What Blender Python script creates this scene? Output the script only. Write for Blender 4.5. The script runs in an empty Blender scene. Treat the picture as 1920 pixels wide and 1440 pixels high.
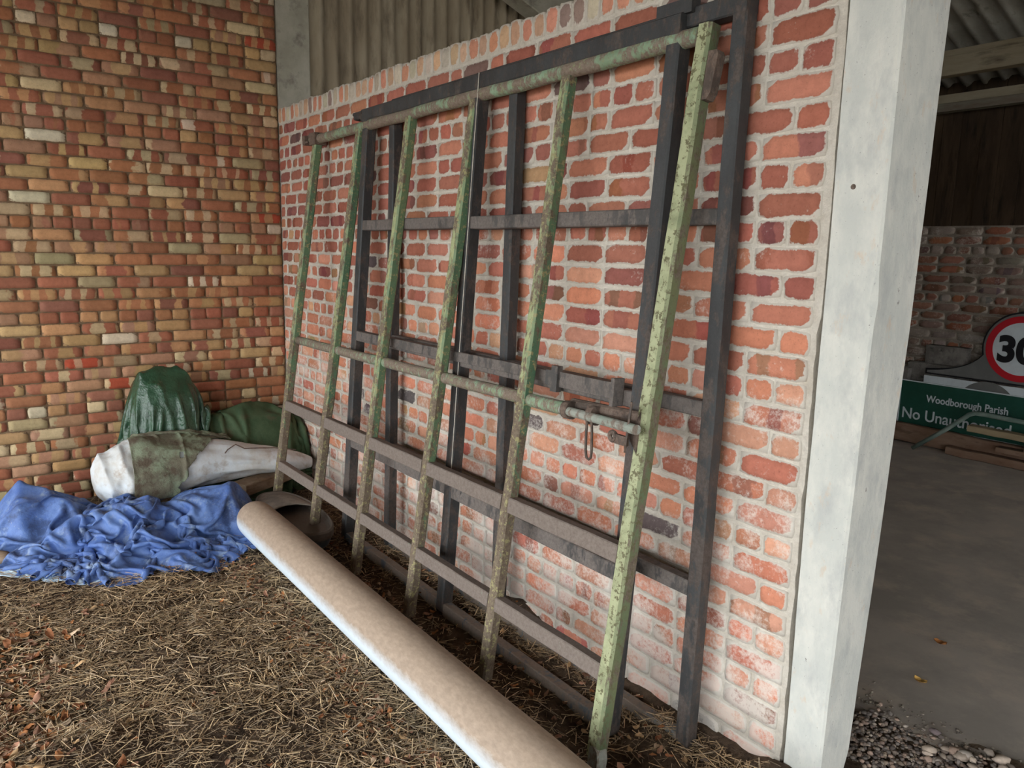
import bpy, bmesh, math, random
import numpy as np
from mathutils import Vector, Matrix
rng = np.random.RandomState(7)
random.seed(7)
C = bpy.context.scene.collection

# ------------------------------------------------------------------ camera
cam_d = bpy.data.cameras.new('camera'); cam = bpy.data.objects.new('camera', cam_d); C.objects.link(cam)
cam_d.sensor_width = 36.0; cam_d.sensor_fit = 'HORIZONTAL'; cam_d.lens = 1456.5 / 1920 * 36
fw = Vector((-0.79570274, 0.58050039, -0.17284802)); rt = Vector((0.58650752, 0.80971155, 0.01939411)); up = Vector((-0.15121533, 0.08594472, 0.98475755))
M = Matrix(((rt.x, up.x, -fw.x, 5.7165), (rt.y, up.y, -fw.y, -2.0435), (rt.z, up.z, -fw.z, 1.7002), (0, 0, 0, 1)))
cam.matrix_world = M; cam_d.clip_start = 0.02; cam_d.clip_end = 200
bpy.context.scene.camera = cam
# ------------------------------------------------------------------ sky and exposure (overcast daylight through the open front)
w = bpy.data.worlds.new('sky'); bpy.context.scene.world = w; w.use_nodes = True
bg = w.node_tree.nodes['Background']; bg.inputs[0].default_value = (0.93, 0.97, 1.0, 1); bg.inputs[1].default_value = 2.6
vs = bpy.context.scene.view_settings
vs.view_transform = 'Standard'; vs.look = 'None'; vs.gamma = 1.0; vs.use_curve_mapping = False; vs.exposure = 1.35
bpy.context.scene.display_settings.display_device = 'sRGB'

# ------------------------------------------------------------------ helpers
def srgb(r, g, b):
    f = lambda c: (c / 255 / 12.92) if c / 255 <= 0.04045 else ((c / 255 + 0.055) / 1.055) ** 2.4
    return (f(r), f(g), f(b), 1)
def tag(o, label=None, cat=None, group=None, kind=None):
    if label: o['label'] = label
    if cat: o['category'] = cat
    if group: o['group'] = group
    if kind: o['kind'] = kind
    return o
def empty(name, loc, label, cat, group=None):
    o = bpy.data.objects.new(name, None); o.empty_display_size = 0.1; C.objects.link(o); o.location = loc
    return tag(o, label, cat, group)
def link(name, me, mat=None, parent=None, loc=(0, 0, 0)):
    o = bpy.data.objects.new(name, me); C.objects.link(o); o.location = loc
    if mat: me.materials.append(mat)
    if parent: o.parent = parent
    return o
def np_mesh(name, V, F, smooth=False):
    """V (n,3); F list of faces or (m,k) array"""
    me = bpy.data.meshes.new(name)
    V = np.asarray(V, dtype=np.float32)
    if isinstance(F, np.ndarray):
        m, k = F.shape
        me.vertices.add(len(V)); me.vertices.foreach_set('co', V.ravel())
        me.loops.add(m * k); me.loops.foreach_set('vertex_index', F.ravel().astype(np.int32))
        me.polygons.add(m); me.polygons.foreach_set('loop_start', np.arange(0, m * k, k, dtype=np.int32))
        me.polygons.foreach_set('loop_total', np.full(m, k, dtype=np.int32))
        me.update(calc_edges=True)
    else:
        me.from_pydata(V.tolist(), [], [list(map(int, f)) for f in F]); me.update()
    if smooth: me.polygons.foreach_set('use_smooth', np.ones(len(me.polygons), dtype=bool))
    me.validate()
    return me
def attr(me, name, A):
    a = me.attributes.new(name, 'FLOAT_COLOR', 'POINT')
    B = np.ones((len(A), 4), dtype=np.float32); B[:, :A.shape[1]] = A
    a.data.foreach_set('color', B.ravel())
# tileable-free value noise
_P = np.random.RandomState(3).rand(256, 256)
def vnoise(x, y, seed=0):
    x = np.asarray(x, float) + seed * 17.31; y = np.asarray(y, float) + seed * 7.77
    xi = np.floor(x).astype(int); yi = np.floor(y).astype(int); fx = x - xi; fy = y - yi
    fx = fx * fx * (3 - 2 * fx); fy = fy * fy * (3 - 2 * fy)
    g = lambda a, b: _P[a % 256, b % 256]
    return (g(xi, yi) * (1 - fx) + g(xi + 1, yi) * fx) * (1 - fy) + (g(xi, yi + 1) * (1 - fx) + g(xi + 1, yi + 1) * fx) * fy - 0.5
def fbm(x, y, o=4, seed=0):
    s = 0; a = 1
    for k in range(o): s = s + a * vnoise(np.asarray(x) * 2 ** k, np.asarray(y) * 2 ** k, seed + k * 3); a *= 0.5
    return s
class MB:
    def __init__(s): s.v = []; s.f = []
    def add(s, V, F):
        n = len(s.v); s.v += [tuple(p) for p in V]; s.f += [tuple(i + n for i in f) for f in F]
    def box(s, c, h, R=None):
        V = []
        for z in (-1, 1):
            for y in (-1, 1):
                for x in (-1, 1):
                    p = Vector((x * h[0], y * h[1], z * h[2]))
                    if R: p = R @ p
                    V.append(p + Vector(c))
        s.add(V, [(0, 2, 3, 1), (4, 5, 7, 6), (0, 1, 5, 4), (2, 6, 7, 3), (0, 4, 6, 2), (1, 3, 7, 5)])
    def beam(s, a, b, wd, dp, nrm, wob=0, seg=1, seed=0, cham=0.12):
        """rectangular bar a->b, width wd (across), depth dp along nrm, chamfered edges"""
        a = Vector(a); b = Vector(b); t = (b - a).normalized(); n = Vector(nrm); n = (n - t * n.dot(t)).normalized(); u = t.cross(n)
        c = min(wd, dp) * cham
        prof = [(-wd / 2 + c, -dp / 2), (wd / 2 - c, -dp / 2), (wd / 2, -dp / 2 + c), (wd / 2, dp / 2 - c), (wd / 2 - c, dp / 2), (-wd / 2 + c, dp / 2), (-wd / 2, dp / 2 - c), (-wd / 2, -dp / 2 + c)]
        r = random.Random(seed); V = []; F = []
        for i in range(seg + 1):
            p = a.lerp(b, i / seg); ou = r.uniform(-wob, wob); on = r.uniform(-wob, wob)
            for x, y in prof: V.append(p + u * (x + ou) + n * (y + on))
        for i in range(seg):
            for k in range(8):
                k2 = (k + 1) % 8; F.append((i * 8 + k, i * 8 + k2, (i + 1) * 8 + k2, (i + 1) * 8 + k))
        F.append(tuple(range(7, -1, -1))); F.append(tuple(seg * 8 + k for k in range(8)))
        s.add(V, F)
    def tube(s, pts, r, n=12, cap=True):
        pts = [Vector(p) for p in pts]; V = []; F = []
        rr = r if isinstance(r, (list, tuple)) else [r] * len(pts)
        t0 = (pts[1] - pts[0]).normalized(); u = t0.orthogonal().normalized()
        for i, p in enumerate(pts):
            if i == 0: t = t0
            elif i == len(pts) - 1: t = (pts[i] - pts[i - 1]).normalized()
            else: t = ((pts[i + 1] - p).normalized() + (p - pts[i - 1]).normalized()).normalized()
            u = (u - t * u.dot(t)).normalized(); vv = t.cross(u)
            for k in range(n):
                a = 2 * math.pi * k / n; V.append(p + (u * math.cos(a) + vv * math.sin(a)) * rr[i])
        for i in range(len(pts) - 1):
            for k in range(n):
                k2 = (k + 1) % n; F.append((i * n + k, i * n + k2, (i + 1) * n + k2, (i + 1) * n + k))
        if cap: F.append(tuple(range(n - 1, -1, -1))); F.append(tuple((len(pts) - 1) * n + k for k in range(n)))
        s.add(V, F)
    def prism(s, poly, o, ex, ey, th):
        """2D outline extruded: o + x*ex + y*ey, thickness along ex x ey"""
        o = Vector(o); ex = Vector(ex); ey = Vector(ey); nz = ex.cross(ey).normalized(); n = len(poly)
        V = [o + ex * x + ey * y - nz * th / 2 for x, y in poly] + [o + ex * x + ey * y + nz * th / 2 for x, y in poly]
        F = [tuple(range(n - 1, -1, -1)), tuple(range(n, 2 * n))] + [(i, (i + 1) % n, n + (i + 1) % n, n + i) for i in range(n)]
        s.add(V, F)
    def build(s, name, mat, parent=None, origin=None, smooth=False, fix=True):
        o = Vector(origin) if origin is not None else (Vector(parent_loc(parent)) if parent else Vector((0, 0, 0)))
        me = bpy.data.meshes.new(name); me.from_pydata([tuple(Vector(v) - o) for v in s.v], [], s.f); me.update()
        if fix:
            bm = bmesh.new(); bm.from_mesh(me); bmesh.ops.recalc_face_normals(bm, faces=bm.faces); bm.to_mesh(me); bm.free()
        if smooth: me.polygons.foreach_set('use_smooth', [True] * len(me.polygons))
        ob = link(name, me, mat, parent)
        if not parent: ob.location = o
        return ob
def parent_loc(p):
    l = Vector((0, 0, 0))
    while p: l += p.location; p = p.parent
    return l

# ------------------------------------------------------------------ materials
def newmat(name, rough=0.85, spec=0.3, metal=0.0):
    m = bpy.data.materials.new(name); m.use_nodes = True; nt = m.node_tree
    b = nt.nodes['Principled BSDF']; b.inputs['Roughness'].default_value = rough; b.inputs['Specular IOR Level'].default_value = spec; b.inputs['Metallic'].default_value = metal
    return m, nt, b
class NT:
    def __init__(s, nt): s.nt = nt; s.co = None
    def n(s, t, **kw):
        x = s.nt.nodes.new(t)
        for k, v in kw.items(): setattr(x, k, v)
        return x
    def l(s, a, b): s.nt.links.new(a, b)
    def coord(s):
        if not s.co: s.co = s.n('ShaderNodeTexCoord').outputs['Object']
        return s.co
    def mapped(s, sc, loc=(0, 0, 0)):
        m = s.n('ShaderNodeMapping'); m.inputs['Scale'].default_value = sc; m.inputs['Location'].default_value = loc; s.l(s.coord(), m.inputs[0]); return m.outputs[0]
    def noise(s, scale, detail=4, rough=0.6, vec=None, dist=0):
        x = s.n('ShaderNodeTexNoise'); x.inputs['Scale'].default_value = scale; x.inputs['Detail'].default_value = detail; x.inputs['Roughness'].default_value = rough; x.inputs['Distortion'].default_value = dist
        s.l(vec if vec is not None else s.coord(), x.inputs['Vector']); return x.outputs['Fac']
    def ramp(s, fac, lo, hi, a=0.0, b=1.0, clamp=True):
        x = s.n('ShaderNodeMapRange'); x.clamp = clamp; s.setin(x.inputs['Value'], fac); s.setin(x.inputs[1], lo); s.setin(x.inputs[2], hi); s.setin(x.inputs[3], a); s.setin(x.inputs[4], b); return x.outputs[0]
    def setin(s, i, v):
        if isinstance(v, (int, float)): i.default_value = v
        elif isinstance(v, tuple): i.default_value = v
        else: s.l(v, i)
    def mix(s, fac, a, b, bt='MIX'):
        x = s.n('ShaderNodeMix', data_type='RGBA', blend_type=bt); s.setin(x.inputs[0], fac); s.setin(x.inputs[6], a); s.setin(x.inputs[7], b); return x.outputs[2]
    def math(s, op, a, b=0.0, c=0.0):
        x = s.n('ShaderNodeMath', operation=op); s.setin(x.inputs[0], a); s.setin(x.inputs[1], b); s.setin(x.inputs[2], c); return x.outputs[0]
    def bump(s, h, strength, dist, bsdf, prev=None):
        x = s.n('ShaderNodeBump'); x.inputs['Strength'].default_value = strength; x.inputs['Distance'].default_value = dist; s.l(h, x.inputs['Height'])
        if prev is not None: s.l(prev, x.inputs['Normal'])
        s.l(x.outputs[0], bsdf.inputs['Normal']); return x.outputs[0]
    def attr(s, name):
        x = s.n('ShaderNodeAttribute'); x.attribute_name = name; return x.outputs['Color']
    def sep(s, c):
        x = s.n('ShaderNodeSeparateColor'); s.l(c, x.inputs[0]); return x.outputs
    def sepxyz(s, c):
        x = s.n('ShaderNodeSeparateXYZ'); s.l(c, x.inputs[0]); return x.outputs

def brick_mat(name, efflo, smear, smear_col, grain=0.25):
    """per-brick colours and kiln stripes come from mesh attributes; limewash / salts from noise"""
    m, nt, b = newmat(name, 0.92, 0.2); g = NT(nt)
    A = g.attr('col_a'); B = g.attr('col_b'); P = g.sep(g.attr('par')); U = g.sep(g.attr('loc'))
    wob = g.noise(14, 3)
    u = g.math('ADD', g.math('MULTIPLY', U[0], P[0]), g.math('ADD', P[1], g.math('MULTIPLY', wob, 0.5)))
    st = g.math('SINE', g.math('MULTIPLY', u, 6.2832))
    fac = g.ramp(g.math('ADD', st, g.math('MULTIPLY', g.math('SUBTRACT', P[2], 0.5), 2.4)), -0.12, 0.12)
    col = g.mix(fac, A, B)
    n1 = g.noise(28, 5, 0.7); n2 = g.noise(120, 4, 0.7); n3 = g.noise(3.1, 4, 0.6)
    col = g.mix(1.0, col, g.mix(n1, (0.60, 0.58, 0.56, 1), (1.24, 1.24, 1.24, 1)), 'MULTIPLY')
    col = g.mix(g.ramp(n2, 0.58, 0.75, 0, 0.45), col, (0.05, 0.03, 0.02, 1))
    # mortar smeared over ragged brick edges
    e = U[1]  # 0 at edge .. 1 in the middle
    smn = g.ramp(g.noise(5.5, 4, 0.7), 0.46, 0.70, 0.0, smear * 3.2)
    ragged = g.math('SUBTRACT', g.math('ADD', e, g.math('MULTIPLY', g.math('SUBTRACT', g.noise(48, 5, 0.75), 0.5), 0.7)), smn)
    col = g.mix(g.ramp(ragged, smear, smear + 0.10, 1, 0), col, smear_col)
    # salts (efflorescence): patches, stronger low down when asked
    z = g.sepxyz(g.coord())[2]
    amt = g.ramp(z, 0.2, 1.9, efflo[0], efflo[1])
    patch = g.math('ADD', g.math('ADD', g.math('MULTIPLY', g.noise(9, 6, 0.8), 0.4), g.math('MULTIPLY', g.noise(75, 4, 0.75), 0.28)), g.math('MULTIPLY', n3, 0.42))
    patch = g.math('ADD', patch, amt)
    col = g.mix(g.ramp(patch, 0.60, 0.70, 0, efflo[2]), col, (0.76, 0.70, 0.62, 1))
    g.l(col, b.inputs['Base Color'])
    h = g.math('ADD', g.math('MULTIPLY', n1, 0.6), g.math('MULTIPLY', n2, 0.5))
    g.bump(h, 0.5, 0.004, b)
    return m
def mortar_mat(name, c1, c2, scale=9):
    m, nt, b = newmat(name, 0.95, 0.15); g = NT(nt)
    n = g.noise(scale, 6, 0.7); n2 = g.noise(90, 4, 0.7)
    col = g.mix(g.ramp(n, 0.3, 0.7), c1, c2); col = g.mix(g.ramp(n2, 0.3, 0.75, 0, 0.4), col, tuple(v * 0.5 for v in c1[:3]) + (1,))
    g.l(col, b.inputs['Base Color']); g.bump(g.math('ADD', n2, n), 0.6, 0.006, b)
    return m
def noisy_mat(name, cols, scale=6, rough=0.85, spec=0.3, metal=0.0, bump=(0.3, 0.003, 60), stretch=(1, 1, 1), speck=None, detail=6, rvar=0):
    """cols: list of colours mixed successively with noise thresholds"""
    m, nt, b = newmat(name, rough, spec, metal); g = NT(nt)
    vec = g.mapped(stretch)
    col = cols[0]
    for i, c in enumerate(cols[1:]):
        n = g.noise(scale * (1.7 ** i), detail, 0.68, g.mapped(stretch, (i * 3.1, i * 1.7, i * 5.3)))
        col = g.mix(g.ramp(n, c[1], c[2]), col, c[0])
    if speck:
        n = g.noise(speck[1], 3, 0.7); col = g.mix(g.ramp(n, speck[2], speck[2] + 0.08), col, speck[0])
    g.setin(b.inputs['Base Color'], col)
    h = g.noise(bump[2], 5, 0.7, vec); g.bump(h, bump[0], bump[1], b)
    if rvar: g.l(g.ramp(g.noise(scale * 2), 0.3, 0.7, rough - rvar, rough + rvar), b.inputs['Roughness'])
    return m
def paint_mat(name, paint, paint2, rust, rust2, amount, zr=None, speck=None, front=0.0, frontcol=None, spk=0.57):
    """old flaking paint over rust; amount = share of rust; zr = (z0,z1,extra) more rust towards z0"""
    m, nt, b = newmat(name, 0.7, 0.35); g = NT(nt)
    vec = g.mapped((1, 1, 0.45))
    n1 = g.noise(26, 8, 0.75, vec); n2 = g.noise(5, 4, 0.6); n3 = g.noise(80, 5, 0.8); n4 = g.noise(9, 4, 0.6, g.mapped((1, 1, .3), (4, 5, 6)))
    base = g.mix(g.ramp(n4, 0.35, 0.62), paint, paint2)
    base = g.mix(g.ramp(n3, 0.35, 0.7, 0, 0.35), base, tuple(v * 0.45 for v in paint[:3]) + (1,))
    rc = g.mix(g.ramp(n3, 0.35, 0.65), rust, rust2)
    f = g.math('ADD', g.math('MULTIPLY', n1, 0.65), g.math('MULTIPLY', n2, 0.35))
    th = 1.0 - amount
    if zr:
        geo = g.n('ShaderNodeNewGeometry'); z = g.sepxyz(geo.outputs['Position'])[2]
        f = g.math('ADD', f, g.ramp(z, zr[0], zr[1], zr[2], 0))
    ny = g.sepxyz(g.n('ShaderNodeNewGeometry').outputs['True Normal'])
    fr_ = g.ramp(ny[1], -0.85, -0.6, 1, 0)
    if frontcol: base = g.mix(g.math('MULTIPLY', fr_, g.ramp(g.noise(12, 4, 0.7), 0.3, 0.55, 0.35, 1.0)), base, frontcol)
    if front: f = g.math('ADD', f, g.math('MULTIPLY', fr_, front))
    fac = g.ramp(f, 0.30 + 0.4 * th - 0.02, 0.30 + 0.4 * th + 0.03)
    col = g.mix(fac, base, rc)
    if speck: col = g.mix(g.ramp(g.noise(45, 4, 0.75, g.mapped((1, 1, 1), (9, 2, 1))), spk, spk + .05), col, speck)
    g.l(col, b.inputs['Base Color']); g.l(g.ramp(fac, 0, 1, 0.55, 0.92), b.inputs['Roughness'])
    g.bump(g.math('ADD', g.math('MULTIPLY', fac, 0.5), n3), 0.5, 0.0025, b)
    return m

M_brick_left = brick_mat('multi_coloured_brick', (-0.06, -0.06, 0.35), -0.04, (0.22, 0.14, 0.085, 1))
M_brick_right = brick_mat('old_red_brick', (0.115, -0.035, 0.72), 0.06, (0.62, 0.56, 0.48, 1))
M_brick_back = brick_mat('faded_grey_brick', (0.12, -0.02, 0.4), 0.05, (0.27, 0.225, 0.185, 1))
M_mortar_left = mortar_mat('brown_mortar', (0.17, 0.105, 0.06, 1), (0.28, 0.19, 0.115, 1))
M_mortar_right = mortar_mat('pale_lime_mortar', (0.52, 0.46, 0.38, 1), (0.68, 0.63, 0.55, 1))
M_mortar_back = mortar_mat('grey_mortar', (0.19, 0.155, 0.125, 1), (0.30, 0.255, 0.21, 1))
M_conc = noisy_mat('weathered_concrete', [(0.56, 0.565, 0.52, 1), ((0.68, 0.665, 0.60, 1), 0.40, 0.60), ((0.47, 0.475, 0.45, 1), 0.50, 0.72), ((0.62, 0.48, 0.35, 1), 0.60, 0.78), ((0.20, 0.18, 0.16, 1), 0.70, 0.715)], 7, 0.92, 0.2, bump=(0.45, 0.004, 70), stretch=(1, 1, 0.5), speck=((0.22, 0.21, 0.2, 1), 130, 0.66))
M_conc_dark = noisy_mat('grey_concrete_post', [(0.37, 0.345, 0.275, 1), ((0.47, 0.44, 0.36, 1), 0.4, 0.6), ((0.17, 0.15, 0.13, 1), 0.55, 0.75)], 4, 0.95, 0.15, speck=((0.05, 0.05, 0.05, 1), 22, 0.70))
M_sheet = noisy_mat('fibre_cement_sheet', [(0.31, 0.25, 0.175, 1), ((0.42, 0.355, 0.26, 1), 0.4, 0.65), ((0.15, 0.115, 0.08, 1), 0.5, 0.7)], 5, 0.95, 0.15, stretch=(1, 1, 0.25))
M_roofsheet = noisy_mat('roof_sheet', [(0.24, 0.225, 0.19, 1), ((0.34, 0.33, 0.29, 1), 0.4, 0.65), ((0.08, 0.07, 0.05, 1), 0.55, 0.7)], 5, 0.95, 0.15, stretch=(1, 0.3, 1))
M_purlin = noisy_mat('old_purlin_timber', [(0.20, 0.16, 0.10, 1), ((0.28, 0.24, 0.17, 1), 0.4, 0.65), ((0.08, 0.06, 0.04, 1), 0.58, 0.75)], 6, 0.9, 0.2, stretch=(0.2, 1, 1))
M_beam = noisy_mat('grey_green_beam', [(0.19, 0.19, 0.145, 1), ((0.13, 0.10, 0.075, 1), 0.45, 0.65)], 6, 0.9, 0.2, stretch=(0.2, 1, 1))
M_boarding = noisy_mat('dark_boarding', [(0.035, 0.022, 0.013, 1), ((0.065, 0.042, 0.024, 1), 0.45, 0.7), ((0.012, 0.008, 0.006, 1), 0.5, 0.7)], 8, 0.85, 0.2, stretch=(1, 1, 0.15))
M_slab = noisy_mat('dusty_concrete_floor', [(0.42, 0.365, 0.315, 1), ((0.33, 0.29, 0.255, 1), 0.4, 0.62), ((0.50, 0.415, 0.34, 1), 0.5, 0.7)], 2.2, 0.9, 0.2, bump=(0.3, 0.003, 40))
M_soil = noisy_mat('dark_soil', [(0.07, 0.048, 0.033, 1), ((0.15, 0.105, 0.07, 1), 0.42, 0.60), ((0.03, 0.02, 0.015, 1), 0.55, 0.72)], 9, 0.95, 0.15, bump=(0.9, 0.02, 45))
M_yard = noisy_mat('yard_surface', [(0.36, 0.34, 0.30, 1), ((0.28, 0.26, 0.23, 1), 0.4, 0.6)], 1, 0.95, 0.1)

def vcol_mat(name, rough=0.9, spec=0.2, bump=None, trans=0):
    m, nt, b = newmat(name, rough, spec); g = NT(nt)
    c = g.attr('col'); n = g.noise(70, 4, 0.7)
    g.l(g.mix(1.0, c, g.mix(n, (0.6, 0.6, 0.6, 1), (1.35, 1.35, 1.35, 1)), 'MULTIPLY'), b.inputs['Base Color'])
    if bump: g.bump(n, bump, 0.003, b)
    return m
M_straw = vcol_mat('straw'); M_leaf = vcol_mat('dead_leaf', 0.8); M_stone = vcol_mat('stone', 0.85, 0.25, 0.5)

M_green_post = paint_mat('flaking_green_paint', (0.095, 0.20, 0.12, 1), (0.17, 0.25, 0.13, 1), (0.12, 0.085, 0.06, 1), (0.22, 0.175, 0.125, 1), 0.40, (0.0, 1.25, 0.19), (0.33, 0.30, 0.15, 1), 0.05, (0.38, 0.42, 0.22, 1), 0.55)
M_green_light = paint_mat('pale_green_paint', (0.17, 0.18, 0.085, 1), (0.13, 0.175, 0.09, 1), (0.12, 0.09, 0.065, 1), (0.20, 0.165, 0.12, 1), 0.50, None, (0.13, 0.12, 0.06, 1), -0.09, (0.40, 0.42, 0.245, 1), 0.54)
M_green_rail = paint_mat('green_paint_over_rust', (0.24, 0.33, 0.21, 1), (0.30, 0.42, 0.28, 1), (0.16, 0.115, 0.085, 1), (0.27, 0.215, 0.17, 1), 0.62, None, (0.25, 0.27, 0.15, 1))
M_rust_rail = paint_mat('brown_rusted_steel', (0.25, 0.30, 0.21, 1), (0.28, 0.25, 0.22, 1), (0.16, 0.125, 0.105, 1), (0.235, 0.195, 0.165, 1), 0.84)
M_black = paint_mat('worn_black_paint', (0.042, 0.041, 0.041, 1), (0.060, 0.062, 0.063, 1), (0.075, 0.058, 0.05, 1), (0.12, 0.10, 0.088, 1), 0.42, (0.0, 1.6, 0.05))
M_black_rail = paint_mat('dusty_black_steel', (0.06, 0.057, 0.055, 1), (0.10, 0.09, 0.082, 1), (0.12, 0.10, 0.088, 1), (0.18, 0.155, 0.14, 1), 0.6)
M_black_low = paint_mat('dirty_grey_rail', (0.09, 0.11, 0.13, 1), (0.15, 0.16, 0.16, 1), (0.20, 0.16, 0.125, 1), (0.26, 0.21, 0.17, 1), 0.62)
M_bolt = paint_mat('pale_green_bolt_steel', (0.32, 0.37, 0.31, 1), (0.36, 0.36, 0.31, 1), (0.17, 0.13, 0.10, 1), (0.26, 0.22, 0.18, 1), 0.5)
M_darkrust = paint_mat('dark_rust', (0.07, 0.05, 0.04, 1), (0.1, 0.075, 0.06, 1), (0.12, 0.08, 0.06, 1), (0.2, 0.15, 0.12, 1), 0.6)

# ------------------------------------------------------------------ brick walls
def brick_wall(name, bricks, mapf, mat, jit, proud, parent, nu=6, nv=3, roundc=0.006):
    """bricks: (u0,u1,v0,v1,colA,colB,freq,phase,duty); mapf(U,V,D)->xyz, D = out of the wall"""
    nb = len(bricks); r = np.random.RandomState(abs(hash(name)) % 1000 if False else len(name) * 13 + nb)
    gu, gv = np.meshgrid(np.linspace(0, 1, nu + 1), np.linspace(0, 1, nv + 1)); gu = gu.ravel(); gv = gv.ravel(); n1 = len(gu)
    B = np.array([b[:4] for b in bricks])
    W = (B[:, 1] - B[:, 0])[:, None]; H = (B[:, 3] - B[:, 2])[:, None]
    edge = (gu == 0) | (gu == 1) | (gv == 0) | (gv == 1)
    jU = r.uniform(-1, 1, (nb, n1)) * jit; jV = r.uniform(-1, 1, (nb, n1)) * jit
    corner = ((gu == 0) | (gu == 1)) & ((gv == 0) | (gv == 1))
    cin = r.uniform(0.2, 1.6, (nb, n1)) * roundc * corner
    U = B[:, :1] + gu * W + jU + cin * np.sign(0.5 - gu); V = B[:, 2:3] + gv * H + jV + cin * np.sign(0.5 - gv)
    tilt = r.uniform(-1, 1, (nb, 1)) * (gu - 0.5) * proud * 0.8 + r.uniform(-1, 1, (nb, 1)) * (gv - 0.5) * proud * 0.6
    D = r.uniform(0.0, 1, (nb, 1)) * proud * 0.6 + tilt + r.uniform(-1, 1, (nb, n1)) * proud * 0.12 - edge * 0.0016
    # skirt
    ei = [i for i in range(nu + 1)] + [k * (nu + 1) + nu for k in range(1, nv + 1)] + [nv * (nu + 1) + i for i in range(nu - 1, -1, -1)] + [k * (nu + 1) for k in range(nv - 1, 0, -1)]
    ne = len(ei)
    cu = (B[:, :1] + B[:, 1:2]) / 2; cv = (B[:, 2:3] + B[:, 3:4]) / 2
    grow = 0.0015
    Us = U[:, ei] + np.sign(U[:, ei] - cu) * grow; Vs = V[:, ei] + np.sign(V[:, ei] - cv) * grow; Ds = np.full((nb, ne), -0.016)
    UU = np.concatenate([U, Us], 1); VV = np.concatenate([V, Vs], 1); DD = np.concatenate([D, Ds], 1)
    X = mapf(UU, VV, DD).reshape(-1, 3)
    n = n1 + ne; F = []
    for j in range(nv):
        for i in range(nu):
            a = j * (nu + 1) + i; F.append((a, a + 1, a + nu + 2, a + nu + 1))
    for k in range(ne):
        k2 = (k + 1) % ne; F.append((ei[k2], ei[k], n1 + k, n1 + k2))
    F = np.array(F); FF = (F[None] + (np.arange(nb) * n)[:, None, None]).reshape(-1, 4)
    me = np_mesh(name, X, FF)
    A_ = np.repeat(np.array([b[4] for b in bricks]), n, 0); B_ = np.repeat(np.array([b[5] for b in bricks]), n, 0)
    P_ = np.repeat(np.array([b[6:9] for b in bricks]), n, 0)
    eu = np.minimum(gu, 1 - gu) * W; ev = np.minimum(gv, 1 - gv) * H; e = np.minimum(eu, ev) / 0.030
    loc = np.zeros((nb, n, 3)); loc[:, :n1, 0] = gu * (W / 0.215); loc[:, n1:, 0] = (gu[ei]) * (W / 0.215); loc[:, :n1, 1] = np.clip(e, 0, 1); loc[:, n1:, 1] = 0
    attr(me, 'col_a', A_); attr(me, 'col_b', B_); attr(me, 'par', P_); attr(me, 'loc', loc.reshape(-1, 3))
    return link(name, me, mat, parent)
def pick(p, pal):
    c = pal[p.choice(len(pal), p=np.array([q[1] for q in pal]) / sum(q[1] for q in pal))][0]
    k = p.uniform(0.82, 1.16); return tuple(min(1, v * k * p.uniform(0.95, 1.05)) for v in c)

def roof_z(y): return 3.10 + 0.40 * (4.95 - abs(y))
PR = np.random.RandomState(21)
pal_red = [((0.38, 0.145, 0.085), 4), ((0.43, 0.19, 0.095), 4), ((0.33, 0.135, 0.09), 2), ((0.45, 0.09, 0.05), .15), ((0.44, 0.24, 0.145), 3)]
pal_yel = [((0.54, 0.36, 0.17), 4), ((0.62, 0.47, 0.28), 3), ((0.47, 0.38, 0.22), 1.6), ((0.56, 0.31, 0.15), 3), ((0.70, 0.58, 0.42), 1.2)]
bl = []
for k in range(-26, 44):
    zc = 1.80 + 0.075 * k; z0 = zc - 0.0335; z1 = zc + 0.0335
    hd = (k % 8 == 0); L = 0.1125 if hd else 0.225; off = 0.0 if (k % 2 or hd) else 0.1125
    yy = -4.95
    js = np.arange(off - 0.225, 5.0, L); js = js[js >= -1e-6]
    if not hd and off: js = np.concatenate([[0.0], js])
    for a, b_ in zip(js[:-1], js[1:]):
        if b_ > 4.95 or z1 > roof_z(a) - 0.25: continue
        if z0 < -0.12: continue
        jx = PR.uniform(-.004, .004)
        u0 = a + 0.0042; u1 = b_ - 0.0042
        red_hd = hd and k in (0, 8) and PR.rand() < .85
        r_ = PR.rand()
        if red_hd: ca = pick(PR, pal_red); cb = pick(PR, pal_red); fr, du = 1, 0.1
        elif hd: ca = pick(PR, pal_red if PR.rand() < .6 else pal_yel); cb = ca; fr, du = 1, 0.
        elif r_ < 0.24: ca = pick(PR, pal_red); cb = ca; fr, du = 1, 0
        elif r_ < 0.40: ca = pick(PR, pal_yel); cb = ca; fr, du = 1, 0
        else: ca = pick(PR, pal_red); cb = pick(PR, pal_yel); fr = PR.choice([0.8, 1, 1.5, 2, 2.5]); du = PR.uniform(.25, .62); kk = PR.uniform(0, .35); cb = tuple(q * (1 - kk) + p * kk for p, q in zip(ca, cb))
        bl.append((u0 + jx, u1 + jx, z0 + PR.uniform(-.002, .002), z1 + PR.uniform(-.002, .002), ca, cb, fr, PR.rand(), du))
wl = MB(); wl.v = []
# mortar backing with gable top
nz = [(0.0, -0.4), (4.98, -0.4), (4.98, roof_z(4.98) - 0.02), (0.0, roof_z(0) - 0.02)]
wl.prism([(-a, b) for a, b in nz][::-1], (-0.117, 0, 0), (0, 1, 0), (0, 0, 1), 0.22)
wall_left = wl.build('wall_left', M_mortar_left); tag(wall_left, kind='structure')
tag(brick_wall('brickwork', bl, lambda U, V, D: np.stack([D, -U, V], -1), M_brick_left, 0.0012, 0.004, wall_left, roundc=0.003), None)

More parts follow.
